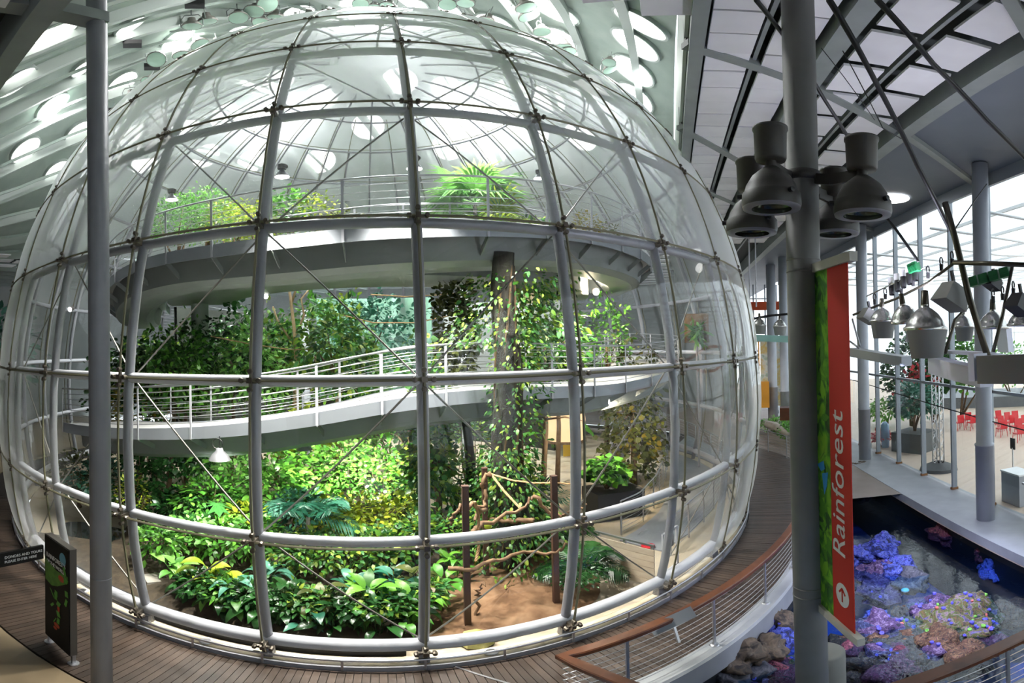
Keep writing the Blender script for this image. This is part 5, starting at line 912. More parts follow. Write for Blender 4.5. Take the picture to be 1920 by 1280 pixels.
# four big flood lamps on a bracket
M['flood'] = nmat('dark taupe lamp metal', [(.050,.046,.040), (.065,.060,.052)], 3, .5, coord='Pos'); M['rimgrey'] = mat('grey lamp rim', (.22,.22,.25), .45); M['lensd'] = mat('lamp glass', (.30,.32,.28), .05, .9)
o4 = []
zarm = PD(1509,333,CD)[2]; br_ = thing('lamp_bracket', 'dark two-armed bracket clamped round the thick column', 'bracket', A(cp[0], cp[1], zarm-.1))
m_ = MB(); m_.lathe([(.2,-.06),(.225,-.06),(.225,.06),(.2,.06)], 30, (cp[0], cp[1], zarm)); m_.build('collar', M['flood'], br_, True)
for (x, yt, yb, D, sw, lb) in [(1447,238,392,5.75,1.,'dark flood lamp on the column, front left of four'),(1618,258,405,5.75,.98,'dark flood lamp on the column, front right of four'),(1410,300,438,6.55,.98,'dark flood lamp on the column, back left of four'),(1566,318,440,6.6,.95,'dark flood lamp on the column, back right of four')]:
    b = PD(x, yb, D); tp_ = PD(x, yt, D); H = (tp_[2]-b[2]); o = thing('flood_lamp', lb, 'lamp', b, 'flood lamps on the thick column'); r = .325*sw
    m_ = MB(); m_.lathe([(r,.02*H),(r*1.02,.05*H),(r*1.0,.17*H),(r*.93,.19*H),(r*.86,.27*H),(r*.66,.38*H),(r*.38,.46*H),(r*.3,.48*H),(r*.22,.5*H)], 30, b); m_.build('bell', M['flood'], o, True)
    m_ = MB(); m_.lathe([(r*.68,.0),(r*.98,.0),(r*1.0,.03*H)], 30, b); m_.build('rim', M['rimgrey'], o, True); m_ = MB(); m_.lathe([(r*.7,.0),(r*.72,.08*H)], 30, b); m_.lathe([(r*.7,.06*H),(r*.4,.1*H),(.001,.12*H)], 30, b); m_.build('lens', M['lensd'], o, True)
    m_ = MB(); m_.lathe([(r*.2,.48*H),(r*.2,.58*H)], 16, b); m_.build('neck', M['flood'], o, True)
    m_ = MB(); m_.lathe([(.001,.565*H),(r*.5,.57*H),(r*.54,.6*H),(r*.57,.95*H),(r*.61,.955*H),(r*.61,.99*H),(r*.55,1.*H),(.001,1.*H)], 26, b); m_.build('ballast_can', M['flood'], o, True)
    for q in (.6, 2.4, 4.6): d = A(math.cos(q), math.sin(q), 0); m_ = MB(); m_.lathe([(.03,0),(.03,.06),(.001,.065)], 8, b+d*r*.97+A(0,0,.15*H), d); m_.build('knob', M['dark'], o)
    jp = b+A(0,0,.52*H); m_ = MB(); mid = A(cp[0], cp[1], zarm)+(jp-A(cp[0], cp[1], zarm))*.5-A(0,0,.05); pts = [A(cp[0], cp[1], zarm), mid, jp]
    for a_, c_ in zip(pts, pts[1:]): m_.bar(a_, c_, .05, .13)
    m_.build('arm', M['flood'], br_)
# rods and stay cables running down from the ceiling
for (pts, r, lb) in [([(1418,0,5.2),(1478,78,6.8),(1545,185,8.0),(1595,265,8.6)], .03, 'dark hanger rod passing behind the thick column'),([(1555,0,4.8),(1640,150,6.3),(1720,310,7.3),(1782,432,7.9)], .035, 'thick dark hanger rod running down to the lighting rig'),([(1645,0,4.7),(1750,120,6.0),(1850,225,7.0),(1935,310,7.8)], .035, 'dark hanger rod crossing the upper right corner'),([(1605,340,8.7),(1680,430,8.6),(1722,490,8.4)], .025, 'short dark hanger rod below the flood lamps'),([(1580,95,7.5),(1655,240,8.2),(1690,260,8.4)], .008, 'thin wire behind the flood lamps'),([(1540,90,7.5),(1640,225,9)], .007, 'thin stay wire right of the column'),([(1790,430,8.2),(1850,345,10)], .012, 'thin stay from the rig to the far column')]:
    m_ = MB(); m_.tube([PD(*p) for p in pts], r, 7); one(m_, 'hanger_rod', M['dark'], lb, 'rod', 'hanger rods', True)
# ================================================================== LIGHTING RIG OVER THE TANK
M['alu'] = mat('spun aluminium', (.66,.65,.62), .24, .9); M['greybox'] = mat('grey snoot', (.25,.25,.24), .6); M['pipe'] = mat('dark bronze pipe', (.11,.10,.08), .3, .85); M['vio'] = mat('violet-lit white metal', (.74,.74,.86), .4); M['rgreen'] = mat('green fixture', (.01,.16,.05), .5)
def P3(x, y, D): return PD(x, y, D)
rig = thing('lighting_rig', 'suspended pipe frame carrying the silver lamps over the reef tank', 'rig', P3(1760,700,7.6))
for (pts, r) in [([(1772,380,7.6),(1792,450,7.5),(1818,560,7.4),(1852,668,7.2)], .05), ([(1788,492,7.5),(1860,494,7.2),(1960,498,6.9)], .035), ([(1815,575,8.6),(1790,600,8.4),(1772,662,8.0)], .028), ([(1898,500,8.3),(1880,590,8.1),(1862,660,7.9)], .03), ([(1600,590,10.5),(1680,560,9.6),(1740,530,8.6),(1790,492,7.6)], .025), ([(1625,555,10.2),(1700,520,9.4),(1735,500,9)], .014), ([(1594,640,10.5),(1610,652,10)], .02), ([(1598,598,10.4),(1604,620,10.2),(1612,648,9.8)], .02)]:
    m_ = MB(); m_.tube([P3(*p) for p in pts], r, 8); m_.build('pipe', M['pipe'] if r > .02 else M['stain'], rig, True)
for (x, y, D) in [(1660,555,10),(1690,545,9.6),(1712,530,9.2),(1740,515,8.8),(1765,500,8.2),(1785,490,7.7),(1640,565,10.2),(1862,560,8),(1880,555,8.1),(1900,545,8.2)]:
    p = P3(x, y, D); m_ = MB(); m_.tube([p+A(.05*math.cos(q), 0, .09+.06*math.sin(q)) for q in np.linspace(-.6, 4.2, 9)], .012, 5); m_.lathe([(.03,-.06),(.035,.04)], 8, p); m_.build('hook_clamp', M['dark'], rig)
# white channel of the rig
for (pts, h, m, nm) in [([(1752,668,8.3),(1790,678,7.8),(1850,690,7.2)], .26, 'vio', 'channel'), ([(1600,652,10.2),(1660,662,9.2),(1700,668,8.8)], .16, 'fascia', 'channel'), ([(1755,655,8.6),(1850,660,7.6),(1960,680,7.2)], .05, 'vio', 'channel')]:
    m_ = MB(); q = [P3(*p) for p in pts]; m_.sweep(q, [(-.12,-h),(.12,-h),(.12,0),(-.12,0)]); m_.build(nm, M[m], rig)
p0, p1 = P3(1846,692,6.9), P3(1960,690,6.4); m_ = MB(); m_.bar(p0, p1, .34, .36); one(m_, 'light_box', M['greybox'], 'dark grey box light at the right end of the rig', 'lamp'); m_ = MB(); m_.bar(p0+A(0,.05,.03)-unit(p1-p0)*.1, p0+A(0,.05,.03), .3, .36); one(m_, 'light_box_end', M['vio'], 'pale end cap beside the dark grey box light', 'lamp')
def dome_lamp(x, y, D, w, label, snoot='cone', group='silver lamps on the rig', tilt=0.):
    p = PD(x, y, D); r = w*D/F/2; o = thing('silver_lamp', label, 'lamp', p, group); ax = unit(A(tilt, 0, 1))
    m_ = MB(); m_.lathe([(r*.97,-.04*r),(r,.0),(r*1.0,.1*r),(r*.9,.16*r),(r*.82,.38*r),(r*.6,.7*r),(r*.34,.92*r),(r*.2,1.0*r),(r*.2,1.12*r)], 28, p, ax); m_.build('reflector', M['alu'], o, True)
    m_ = MB(); m_.lathe([(r*.2,1.1*r),(r*.19,1.2*r),(r*.16,1.75*r),(.001,1.78*r)], 14, p, ax); m_.build('socket', M['pipe'], o, True)
    m_ = MB(); m_.lathe([(r*.95,-.02*r),(r*.9,-.06*r),(.001,-.08*r)], 24, p, ax); m_.build('lens', M['vio'], o, True)
    if snoot == 'cone':                                   # flat-sided shade: a half skirt
        m_ = MB(); n = 14; qa = np.linspace(-2.0, 2.0, n)+PI*1.5; P = []
        for q in qa: P += [p+A(r*1.0*math.cos(q), r*1.0*math.sin(q), -.02*r), p+A(r*.78*math.cos(q), r*.78*math.sin(q), -1.25*r)]
        for q in qa: P += [p+A(r*.98*math.cos(q), r*.98*math.sin(q), -.02*r), p+A(r*.76*math.cos(q), r*.76*math.sin(q), -1.25*r)]
        m_.add(P, [(2*i, 2*i+1, 2*i+3, 2*i+2) for i in range(n-1)]+[(2*n+2*i, 2*n+2*i+2, 2*n+2*i+3, 2*n+2*i+1) for i in range(n-1)]); m_.build('skirt', M['greybox'], o, True)
    elif snoot == 'flap':
        for s, m in ((-1, 'greybox'), (.2, 'vio')): m_ = MB(); q = p+A(s*r*.8,-r*.3,0); m_.add([q+A(-.1*r,-.3*r,0), q+A(.9*r,-.5*r,0), q+A(.75*r,-.7*r,-1.5*r), q+A(-.45*r,-.5*r,-1.4*r), q+A(-.1*r,-.28*r,0), q+A(.9*r,-.48*r,0), q+A(.75*r,-.68*r,-1.5*r), q+A(-.45*r,-.48*r,-1.4*r)], [(0,1,2,3),(7,6,5,4),(0,4,5,1),(1,5,6,2),(2,6,7,3),(3,7,4,0)]); m_.build('flap', M[m], o)
    return o
dome_lamp(1735,618,7.4,84,'largest silver dome lamp with a grey skirt, nearest the camera'); dome_lamp(1698,600,8.2,58,'silver dome lamp with folded shades, behind the largest', 'flap', tilt=-.3); dome_lamp(1654,603,9.0,50,'smaller silver dome lamp at the left end of the rig'); dome_lamp(1806,613,9.6,42,'small silver dome lamp behind the thick pipe', 'cone'); dome_lamp(1862,615,9.2,62,'silver dome lamp right of the thick pipe', 'flap'); dome_lamp(1915,610,8.4,56,'silver dome lamp cut by the right edge of the picture', 'flap')
def spot_box(x, y, D, s, label, m='greybox'):
    p = PD(x, y, D); o = thing('box_lamp', label, 'lamp', p, 'box lamps on the rig'); X = unit(A(.8,-.35,-.45)); Y = unit(np.cross(A(0,0,1), X)); Z = np.cross(X, Y); m_ = MB(); m_.box(p, (s, s*.9, s*.75), (X, Y, Z), .75); m_.build('housing', M[m], o); m_ = MB(); m_.box(p+X*s*.52, (.02, s*.7, s*.6), (X, Y, Z)); m_.build('lens', M['alu'], o); m_ = MB(); m_.bar(p+Z*s*.3, p+A(0,0,s*.9), .04, .04); m_.build('yoke', M['dark'], o)
spot_box(1785,555,7.6,.42,'large grey box lamp beside the thick pipe'); spot_box(1628,592,9.6,.3,'small grey box lamp at the left end of the rig'); spot_box(1862,530,8.6,.26,'grey box lamp below the green strip','dark'); spot_box(1912,570,7.8,.34,'dark box lamp at the right edge','dark')
for (a, b, lb) in [((1818,530,8.6),(1896,508,8.3),'dark green strip fixture at the right of the rig'),((1706,505,9.0),(1722,498,8.9),'dark green strip fixture behind the hanger rod')]:
    p, q = PD(*a), PD(*b); o = thing('strip_fixture', lb, 'lamp', p, None); n = 4
    for k in range(n): m_ = MB(); m_.bar(p+(q-p)*(k/n+.01), p+(q-p)*((k+1)/n-.03), .14, .16); m_.bar(p+(q-p)*(k/n+.03), p+(q-p)*((k+1)/n-.05), .16, .05); m_.build('module', M['rgreen'], o)
for k in range(5):
    p = PD(1672+k*11, 538-k*7, 9.8-.2*k); o = thing('small_spot', 'small white and black spot lamp on the rig, '+ORD[k]+' from the left in its row', 'lamp', p, 'row of small spots on the rig'); m_ = MB(); m_.lathe([(.05,-.16),(.06,-.02),(.06,.05)], 10, p, (.3,.2,1)); m_.build('barrel', M['dark'], o, True); m_ = MB(); m_.box(p+A(0,0,.12), (.1,.1,.12)); m_.build('body', M['white'], o)
# ================================================================== GLASS WALL, COLUMNS, PIAZZA
M['mullion'] = mat('blue-grey steel mullion', (.30,.33,.37), .4, .3); M['rust'] = mat('rusty foot', (.25,.12,.05), .8)
gw = thing('glass_wall', 'tall glass wall with blue-grey steel mullions facing the piazza', 'glass wall', uv(-3, 20.0, 0))
us = [uv_ for uv_ in np.arange(-24.5, 26, 2.2)]
for k, u in enumerate(us):
    m_ = MB(); m_.box(uv(u, 20.0, 4.95), (.09,.18,9.9), (UD, VD, A(0,0,1))); q = m_.build('mullion', M['mullion'], gw)
    if -14 < u < 10: m_ = MB(); m_.box(uv(u, 20.0, .04), (.13,.24,.08), (UD, VD, A(0,0,1))); m_.build('foot', M['rust'], q)
for u0, u1 in zip(us, us[1:]):
    for (z0, z1) in ((.05, 3.55), (3.65, 9.9)):
        m_ = MB(); m_.box(uv((u0+u1)/2, 20.0, (z0+z1)/2), (u1-u0-.1, .012, z1-z0), (UD, VD, A(0,0,1))); m_.build('glass_pane', M['pane'], gw)
for z, h_ in ((3.6, .09), (10.1, .5)): m_ = MB(); m_.bar(uv(-26.8,20,z), uv(25,20,z), .12, h_); m_.build('transom', M['mullion'], gw)
m_ = MB(); m_.bar(uv(-6.2,20,1.05), uv(-8,20,1.05), .06, .06); m_.bar(uv(-7.1,20,0), uv(-7.1,20,1.05), .06, .06, (1,0,0)); m_.build('push_rail', M['stain'], gw)
m_ = MB(); m_.tube([uv(25,19.7,3.4), uv(6,19.8,3.2), uv(-1,19.8,2.9), uv(-9,19.75,2.6), uv(-20,19.7,2.5)], .02, 5); m_.build('cable_run', M['dark'], gw, True)
M['colblue'] = nmat('pale blue-grey column', [(.42,.44,.50), (.48,.50,.56)], 2, .45, coord='Pos')
def pcol(p, label, r0=.26, r1=.23, zs=2.2, z1=10.2):
    o = thing('steel_column', label, 'column', A(p[0], p[1], 0)); m_ = MB(); m_.lathe([(r0,0),(r0,zs),(r0*1.06,zs),(r0*1.06,zs+.05),(r1,zs+.07),(r1,z1)], 28, (p[0], p[1], 0), caps=True); m_.build('shaft', M['colblue'], o, True); m_ = MB(); m_.tube([A(p[0]+r0+.06,p[1],.05), A(p[0]+r0+.06,p[1],z1)], .03, 6); m_.box(A(p[0]+r0+.06,p[1]-.05,.55), (.1,.1,.22)); m_.build('downpipe', M['beam'], o)
pcol(A(13.24,-14.91,0), 'pale blue column on the ledge at right'); pcol(A(17.96,-7.25,0), 'pale blue column on the ledge nearer the banner'); pcol(PD(1447,640,34), 'distant pale column just right of the dome', .33, .3); pcol(PD(1470,640,31), 'distant pale column beside the thick column', .28, .26)
pcol(uv(16.5, 19.1), 'pale column far along the ledge')
# far end: glazed end wall, red-orange band, kiosk
M['bright'] = mat('white glazing beyond', (.78,.82,.84), .6)
e0, e1 = uv(26, 2), uv(26, 20); o = thing('end_glazing', 'white framed glazing at the far end of the hall', 'glass wall', e0)
for k in range(19): q = e0+(e1-e0)*k/18; m_ = MB(); m_.box(lift(q, 5.), (.12,.12,10.), (UD, VD, A(0,0,1))); m_.build('mullion', M['mullion'], o)
for z in (3.2, 5.2, 7.2, 8.8): m_ = MB(); m_.bar(lift(e0,z), lift(e1,z), .14, .1); m_.build('transom', M['mullion'], o)
def px_box(x0, x1, y0, y1, D, dep, name, m, label, cat, group=None):
    a, b = PD(x0, y0, D), PD(x1, y1, D); e = unit((b-a)*A(1,1,0)); n_ = A(-e[1], e[0], 0); m_ = MB(); m_.box(A((a[0]+b[0])/2, (a[1]+b[1])/2, (a[2]+b[2])/2)+n_*dep/2, (np.linalg.norm((b-a)[:2]), dep, abs(b[2]-a[2])), (e, n_, A(0,0,1))); return one(m_, name, m, label, cat, group)
M['orange'] = mat('orange panel', (.80,.36,.04), .5); M['redband'] = mat('orange-red band', (.72,.10,.03), .5)
px_box(1404,1480,566,580,36,.2,'sign_band',M['redband'],'orange-red band across the far end of the hall','banner'); px_box(1423,1443,716,764,33,.6,'kiosk_counter',M['orange'],'orange kiosk counter at the far end of the boardwalk','counter'); px_box(1421,1425,640,716,33,.1,'kiosk_post',M['orange'],'narrow orange panel above the kiosk counter','panel'); px_box(1462,1480,765,788,24,.7,'bench',M['wood'],'wooden bench at the far end of the boardwalk','bench')
px_box(1425,1470,640,760,35.5,.1,'wall_poster',nmat('white and yellow graphic wall', [(.8,.8,.76),(.8,.6,.2),(.85,.85,.82),(.3,.45,.3)], 1.6, .6, coord='Pos'),'pale graphic wall behind the orange kiosk','poster')
for (x, y, D, w, lb) in [(1424,610,20,26,'distant dome lamp right of the glass dome, left one'),(1462,612,20,26,'distant dome lamp right of the glass dome, right one')]: dome_lamp(x, y, D, w, lb, 'cone', 'distant silver lamps')
m_ = MB(); m_.bar(PD(1406,633,20), PD(1482,636,20), .4, .25); one(m_, 'lamp_channel', mat('teal-lit channel', (.35,.62,.56), .5), 'pale teal light channel under the distant lamps', 'lamp'); m_ = MB(); m_.tube([PD(1410,598,20), PD(1440,592,20), PD(1482,588,20)], .05, 6); one(m_, 'lamp_pipe', M['dark'], 'dark pipe holding the distant lamps', 'pipe')
for x in (1400, 1412): m_ = MB(); m_.tube([PD(x+4,440,22), PD(x+6,575,22)], .03, 5); one(m_, 'hanger_rod', M['steel_light'], 'thin pale rod hanging beside the dome, '+('left' if x == 1400 else 'right')+' one', 'rod', 'pale hanging rods')
# garden strip beyond the far railing
for (x, y, h, r, pal, lb) in [(1432,815,.8,1.0,'fresh','pale green garden bed beyond the far railing, left part'),(1462,832,.9,1.0,'bright','green garden bed beyond the far railing, right part')]: shrub(PZ(x, y, 0)*A(1.06,1.06,0), h, r, 380, 'lance', .2, pal, lb)
m_ = MB(); m_.tube([PZ(1425,790,.4), PZ(1455,800,.7), PZ(1478,815,.5)], [.18,.25,.12], 7); one(m_, 'driftwood', M['stone'], 'grey driftwood log in the garden bed beyond the railing', 'log', None, True)
# piazza: stage, planters, hedges, truss tower, chairs, stand, console
def onfl(x, y, z=0): return PZ(x, y, z)
m_ = MB(); s0, s1 = onfl(1690,768), onfl(1955,760); d_ = unit((s1-s0)*A(1,1,0)); n_ = A(-d_[1], d_[0], 0); n_ = n_ if n_[0] > 0 else -n_
m_.box((s0+s1)/2+n_*3+A(0,0,.4), (np.linalg.norm(s1-s0), 6, .8), (d_, n_, A(0,0,1))); one(m_, 'stage', mat('dark stage deck', (.12,.13,.14), .5), 'low dark stage platform at the back of the piazza', 'stage')
for (x, y, D, h, r, n, lf, sz, pal, lb) in [(1708,770,31,5.4,1.8,900,'oval',.34,'deep','dark bushy hedge with red flowers behind the stage, left part'),(1748,768,32,5.2,1.4,700,'oval',.34,'deep','dark bushy hedge behind the truss tower'),(1800,768,33,5.2,1.8,900,'oval',.34,'bright','bright green hedge right of the truss tower'),(1900,745,40,4.6,2.4,600,'lance',.4,'fresh','pale planting beyond the stage at right')]:
    q = PD(x, 640, D); shrub(A(q[0], q[1], 0), h, r, n, lf, sz, pal, lb, None, 'hedge')
for k, (x, y, D, s) in enumerate([(1690,735,29,.3),(1708,712,29.4,.4),(1716,705,29.5,.35),(1722,690,29.5,.3),(1748,720,30,.3)]):
    q = PD(x, y, D); o = thing('flower_cluster', 'red flower cluster on the dark hedge, '+ORD[k]+' from the left', 'flowers', q, 'red flowers on the hedge'); V, T, at = place('oval', q+RNG.normal(0, s*.7, (24,3)), RNG.normal(size=(24,3)), RNG.uniform(.2,.35,24)); f = link('petals', np_mesh('petals', V-q, T, G['red'], at), o); f['kind'] = 'stuff'
q = onfl(1710,845); o = shrub(q+A(.3,0,.9), 2.2, 1.1, 700, 'lance', .3, 'teal', 'feathery green bush in the dark planter beyond the glass'); m_ = MB(); m_.box(q+A(.3,0,.45), (1.6,1.6,.9)); one(m_, 'planter_box', mat('slate planter', (.08,.09,.09), .6), 'dark square planter beyond the glass wall', 'planter')
shrub(onfl(1662,800), 1.6, 1.2, 380, 'lance', .3, 'fresh', 'pale green planting beyond the glass near the banner'); shrub(onfl(1640,840)*A(1.03,1,1), .8, .5, 120, 'oval', .2, 'red', 'red flowering plant beyond the glass near the ledge')
m_ = MB(); q = onfl(1660,838); m_.lathe([(.18,0),(.22,.5),(.2,1.1),(.08,1.25),(.001,1.26)], 14, q); one(m_, 'vase', mat('clear blue plastic', (.35,.5,.75), .2), 'pale blue standing vessel beyond the glass', 'vessel', None, True)
q = onfl(1760,880); o = thing('truss_tower', 'white lattice truss tower standing on the piazza', 'truss', q); s = .16; H = 4.6; M['truss'] = mat('white truss', (.72,.72,.74), .35, .4)
for a, b in ((-s,-s),(s,-s),(s,s),(-s,s)): m_ = MB(); m_.tube([q+A(a,b,.1), q+A(a,b,H)], .026, 6); m_.build('chord', M['truss'], o, True)
nz = 16
for k in range(nz):
    z0, z1 = .1+(H-.1)*k/nz, .1+(H-.1)*(k+1)/nz; m_ = MB()
    for (a, b), (c, d) in (((-s,-s),(s,-s)), ((s,-s),(s,s)), ((s,s),(-s,s)), ((-s,s),(-s,-s))): m_.tube([q+A(a,b,z0 if k % 2 else z1), q+A(c,d,z1 if k % 2 else z0)], .013, 4, caps=False)
    m_.build('lacing', M['truss'], o)
m_ = MB(); m_.lathe([(.75,0),(.72,.12),(.3,.3),(.25,.32)], 20, q); m_.build('base', M['dark'], o)
# red chairs
M['chair'] = mat('red plastic', (.62,.02,.025), .35)
def make_chair():
    o = thing('chair', '', 'chair', (0,0,0), 'red chairs on the piazza'); m_ = MB(); m_.box((0,0,.45), (.44,.44,.035)); m_.box((0,.0,.43), (.38,.38,.03)); m_.build('seat', M['chair'], o)
    m_ = MB(); m_.box((0,.215,.68), (.43,.03,.42), (A(1,0,0), unit(A(0,1,.12)), unit(A(0,-.12,1)))); m_.build('backrest', M['chair'], o)
    for a, b in ((-.19,-.19),(.19,-.19),(.19,.19),(-.19,.19)): m_ = MB(); m_.tube([A(a*1.15,b*1.2,0), A(a,b,.45)], .018, 5); m_.build('leg', M['chair'], o)
    return o
ch = make_chair(); spots = [(1798,806),(1812,800),(1822,806),(1834,800),(1872,808),(1884,800),(1878,818),(1893,806),(1900,797),(1905,814),(1916,806),(1910,828),(1926,820),(1868,796)]
first = True
for k, (x, y) in enumerate(sorted(spots)):
    q = onfl(x, y); lb = 'red plastic chair on the piazza, '+ORD[k]+' from the left'
    if first: ch.location = q; ch['label'] = lb; ch.rotation_euler = (0,0,2.6); first = False
    else: copy_tree(ch, None, q, 2.6+RNG.normal()*.08, lb)
q = onfl(1900,905); o = thing('sign_stand', 'small black sign on a white stand near the right edge', 'sign', q); m_ = MB(); m_.tube([q, q+A(0,0,1.3)], .03, 8); m_.build('pole', M['white'], o); m_ = MB(); m_.box(q+A(0,0,1.45), (.26,.03,.4), (UD, VD, A(0,0,1))); m_.build('board', M['dark'], o)
q = onfl(1905,945); o = thing('floor_case', 'grey equipment case behind the railing at the right edge', 'case', q); m_ = MB(); m_.box(q+A(.2,0,.5), (.9,.6,1.0), (UD, VD, A(0,0,1))); m_.build('body', M['fascia'], o); m_ = MB(); m_.box(q+A(.2,0,1.02), (.94,.64,.05), (UD, VD, A(0,0,1))); m_.build('lid', M['white'], o)
cable_rail([uv(-9.2,19.75), uv(-14,19.75)], 'grey three-bar railing along the ledge at the right edge', 'bar_railing', 1.0, 3, 1.6, 'mullion', None, 'mullion', cable_r=.02)
# piazza roof lattice and the buildings' far side
o = thing('piazza_roof', 'white lattice of the glazed piazza roof', 'roof', uv(0, 30, 8))
for k in range(15): m_ = MB(); u = -26+k*3.2; m_.tube([uv(u,20.4,9.4), uv(u,26,9.2), uv(u,32,9.6), uv(u,40,9.9)], .06, 5); m_.build('lattice_bar', M['white'], o, True)
for v in (22,24.5,27,29.5,32,35,38): m_ = MB(); m_.bar(uv(-26,v,9.3+.02*v), uv(24,v,9.3+.02*v), .1, .12); m_.build('lattice_bar', M['white'], o)
gw2 = thing('far_glazing', 'bright framed glazing on the far side of the piazza', 'glass wall', uv(0,40,0))
for k in range(26): m_ = MB(); m_.box(uv(-26+2*k,40,5), (.1,.1,10), (UD, VD, A(0,0,1))); m_.build('mullion', M['white'], gw2)
for z in (2.8,4.2,5.6,7.2,8.6): m_ = MB(); m_.bar(uv(-26,40,z), uv(24,40,z), .1, .08); m_.build('transom', M['white'], gw2)
m_ = MB(); m_.bar(uv(-20,38.5,6.3), uv(16,38.5,6.3), .1, .35); one(m_, 'sign_band', M['redband'], 'orange-red band across the far side of the piazza', 'banner')
# ================================================================== STAGE LAMPS UNDER THE SHELL
M['lens_green'] = mat('pale green lamp lens', (.36,.52,.42), .35); M['lampgrey'] = mat('light lamp housing', (.22,.21,.19), .4, .3)
SL = [(360,50,16),(389,41,16),(447,34,16),(476,22,16),(502,8,17),(489,43,14),(517,33,14),(552,42,13),(579,32,13),(605,34,12),(375,84,16),(408,83,13),(340,104,15),(378,105,13),(293,112,16),(278,154,13),(248,182,13),(676,8,13),(701,17,13),(727,13,13),(839,9,14),(873,7,14),(987,15,17),(992,31,17),(875,39,14),(912,40,14),(921,53,12),(1016,60,14),(1017,76,13),(1056,88,14),(1066,97,13),(1142,118,12),(1144,131,13)]
def stage_lamp():
    o = thing('stage_lamp', 'round stage lamp with a pale green lens hung under the roof shell', 'lamp', (0,0,0), 'stage lamps under the roof shell'); m_ = MB(); m_.lathe([(1,-.02),(1.04,.0),(1.04,.16),(.8,.45),(.45,.75),(.4,1.1),(.001,1.12)], 16, (0,0,0)); m_.build('housing', M['lampgrey'], o, True); m_ = MB(); m_.lathe([(.97,0),(.6,-.07),(.001,-.1)], 16, (0,0,0)); m_.build('lens', M['lens_green'], o, True); m_ = MB(); m_.tube([(1.1,0,.1),(1.12,0,.9),(.7,0,1.5),(-.7,0,1.5),(-1.12,0,.9),(-1.1,0,.1)], .06, 5); m_.tube([(0,0,1.5),(0,0,2.4)], .07, 5); m_.build('yoke', M['beam'], o); return o
WORDS = ORD+['fifteenth','sixteenth','seventeenth','eighteenth','nineteenth','twentieth']+['twenty-'+w for w in ORD[:9]]+['thirtieth']+['thirty-'+w for w in ORD[:9]]
pr = stage_lamp(); first = True; lampp = []
for k, (x, y, w) in enumerate(sorted(SL)):
    h_ = roof_hit(x, y); dist = np.linalg.norm(h_-CAM); p = CAM+unit(h_-CAM)*(dist-2.2); sc = w/F*(dist-2.2); lampp.append(p)
    o = pr if first else copy_tree(pr); first = False; o['label'] = f'round stage lamp with a pale green lens under the roof shell, {WORDS[k]} from the left'; o.location = tuple(p); o.scale = (sc,)*3; o.rotation_euler = (RNG.normal()*.2, RNG.normal()*.2, RNG.random()*6)
# light bars that carry them
for (pts, lb) in [([(320,60),(400,50),(480,30),(540,12)], 'pale truss bar under the shell at upper left'),([(205,140),(270,112),(340,90),(420,70)], 'lower pale truss bar under the shell at upper left'),([(205,215),(260,190),(300,160)], 'short pale truss bar beside the slim column'),([(960,10),(1000,60),(1040,110),(1090,150)], 'pale truss bar under the shell at upper right')]:
    q = []
    for x, y in pts: h_ = roof_hit(x, y); q.append(CAM+unit(h_-CAM)*(np.linalg.norm(h_-CAM)-1.2))
    m_ = MB(); m_.tube(q, .05, 6); one(m_, 'truss_bar', M['rib'], lb, 'bar', None, True)
for (x, y, lb) in [(248,82,'dark projector on the truss near the slim column'),(365,8,'dark projector at the top edge'),(285,125,'dark projector beside the stage lamps'),(215,208,'small dark projector behind the slim column')]:
    h_ = roof_hit(x, y); p = CAM+unit(h_-CAM)*(np.linalg.norm(h_-CAM)-1.8); o = thing('projector', lb, 'projector', p, None); X = unit(np.cross(A(0,0,1), h_-CAM)); Y = unit(np.cross(A(0,0,1), X)); m_ = MB(); m_.box(p, (.55,.3,.16), (X, Y, A(0,0,1))); m_.build('body', M['dark'], o); m_ = MB(); m_.lathe([(.05,0),(.05,.05),(.001,.06)], 10, p-X*.2-Y*.15, -Y); m_.build('lens', M['alu'], o); m_ = MB(); m_.tube([p, p+A(0,0,.4)], .02, 5); m_.build('hanger', M['beam'], o)
# ================================================================== LIGHTS OF THE PLACE, AND ADDED FILL
def spot(p, tgt, power, col=(1,.97,.9), size=1.5, soft=.25, name='lamp_and_fill_light'):
    l = bpy.data.lights.new(name, 'SPOT'); l.energy = power; l.color = col; l.spot_size = size; l.spot_blend = .6; l.shadow_soft_size = soft; o = bpy.data.objects.new(name, l); COL.objects.link(o)
    o.location = tuple(p); o.rotation_euler = Vector(tuple(np.asarray(tgt, float)-np.asarray(p, float))).to_track_quat('-Z', 'Y').to_euler(); return o
def disk(p, n, size, power, col=(1,1,1), name='skylight_and_fill_light'):
    l = bpy.data.lights.new(name, 'AREA'); l.shape = 'DISK'; l.size = size; l.energy = power; l.color = col; o = bpy.data.objects.new(name, l); COL.objects.link(o); o.location = tuple(p); o.rotation_euler = Vector(tuple(n)).to_track_quat('-Z', 'Y').to_euler(); return o
# daylight falling from the skylights round the crown of the shell
for (x, y) in [(330,70),(760,8),(1040,15),(1190,130),(95,197)]:
    h_ = roof_hit(x, y); n = roof_n(h_); disk(h_+n*.25, n, 1.8, 330)
for b in (0., 2.1, 4.2): disk(pol(6, b, 18.4), (0,0,-1), 2.5, 1500)  # added lamps under the crown, put there to brighten the dome's haze
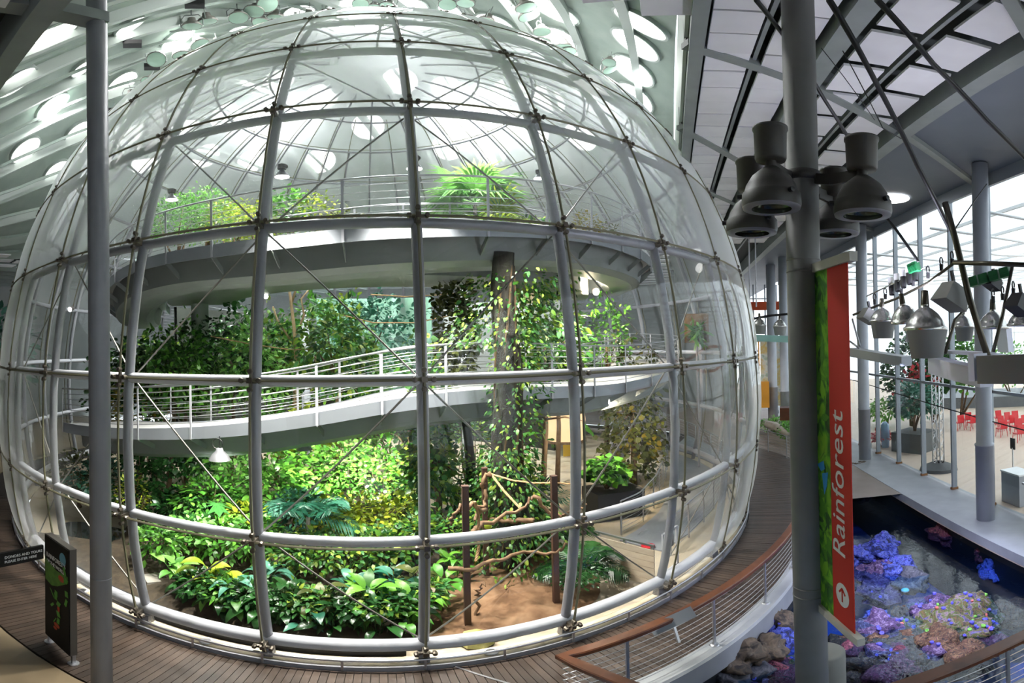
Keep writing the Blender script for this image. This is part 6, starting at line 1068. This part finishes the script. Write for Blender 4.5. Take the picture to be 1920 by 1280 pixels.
# bell lamps inside the front of the dome light the planting
for (x, tx, ty, pw) in [(322,420,1080,2200),(529,560,1090,2600),(777,760,1060,2600),(1010,960,1120,1800)]: spot(PD(x, 372 if x == 322 else 332, 10.0)-A(0,0,.1), PZ(tx, ty, .5), pw*.85, (1,.97,.88), 1.7)
spot(PD(412,870,11.6), PZ(440,1010,0), 380, (.95,1,.95), 2.2); spot(PD(600,838,12.8), PZ(620,960,0), 650, (1,.97,.8), 2.4)
for b, z, pw in ((-.5,6.4,750), (.1,6.4,750), (.7,6.4,650)): spot(pol(9.0, b, z), pol(8, b, 0), pw, (1,.97,.9), 2.3)  # added fill below the upper ramp, no fixture
for b, pw in ((2.4,2000), (3.1,1700), (3.8,2300), (4.7,2300), (1.5,1500)): spot(pol(6.5, b, 10.5), pol(9, b, 3), pw, (.96,1,.96), 1.9)  # added fill high inside the dome, no lamp hangs there
for (x, D) in ((340,12.5), (560,12.2), (900,12.2)): spot(PD(x, 200, D), PD(x, 420, D+1), 1500, (1,1,.95), 1.6)  # added fill over the upper plants, without a lamp
spot(PD(1100,545,18.6), PD(1060,640,12), 700, (1,.8,.55), 2.4); spot(PD(1100,520,17), PD(1120,600,23), 2600, (1,.82,.6), 2.0); spot(PD(690,838,13.2), PZ(760,990,0), 600, (1,.97,.85), 2.4); spot(PD(1141,765,15), PZ(1120,900,0), 900, (1,.85,.62), 2.4)  # second and third are added, for the back wall and the planting
for (x, D) in ((330,15.5), (470,15.5), (640,14.5), (900,14.5)): spot(PD(x, 505, D), PD(x, 640, D+3.5), 1000, (1,1,.93), 2.2)      # added without a fixture under the upper ramp, to brighten the trees behind
spot(PD(1740,560,8.6), uv(-8,13.6,10), 240, (.80,.80,1), 2.6, .3)      # added uplight at the rig, to brighten the ceiling panels
# reef lights of the rig: cool violet-blue light on the tank
for (x, y, D, tx, ty, pw) in [(1735,660,7.4,1740,1190,1300), (1690,650,8.4,1660,1060,1100), (1862,660,9.2,1840,1150,1000), (1800,760,8,1480,1180,400)]: spot(PD(x, y, D)-A(0,0,.3), PZ(tx, ty, -1), pw, (.66,.70,1), 1.05, .15)
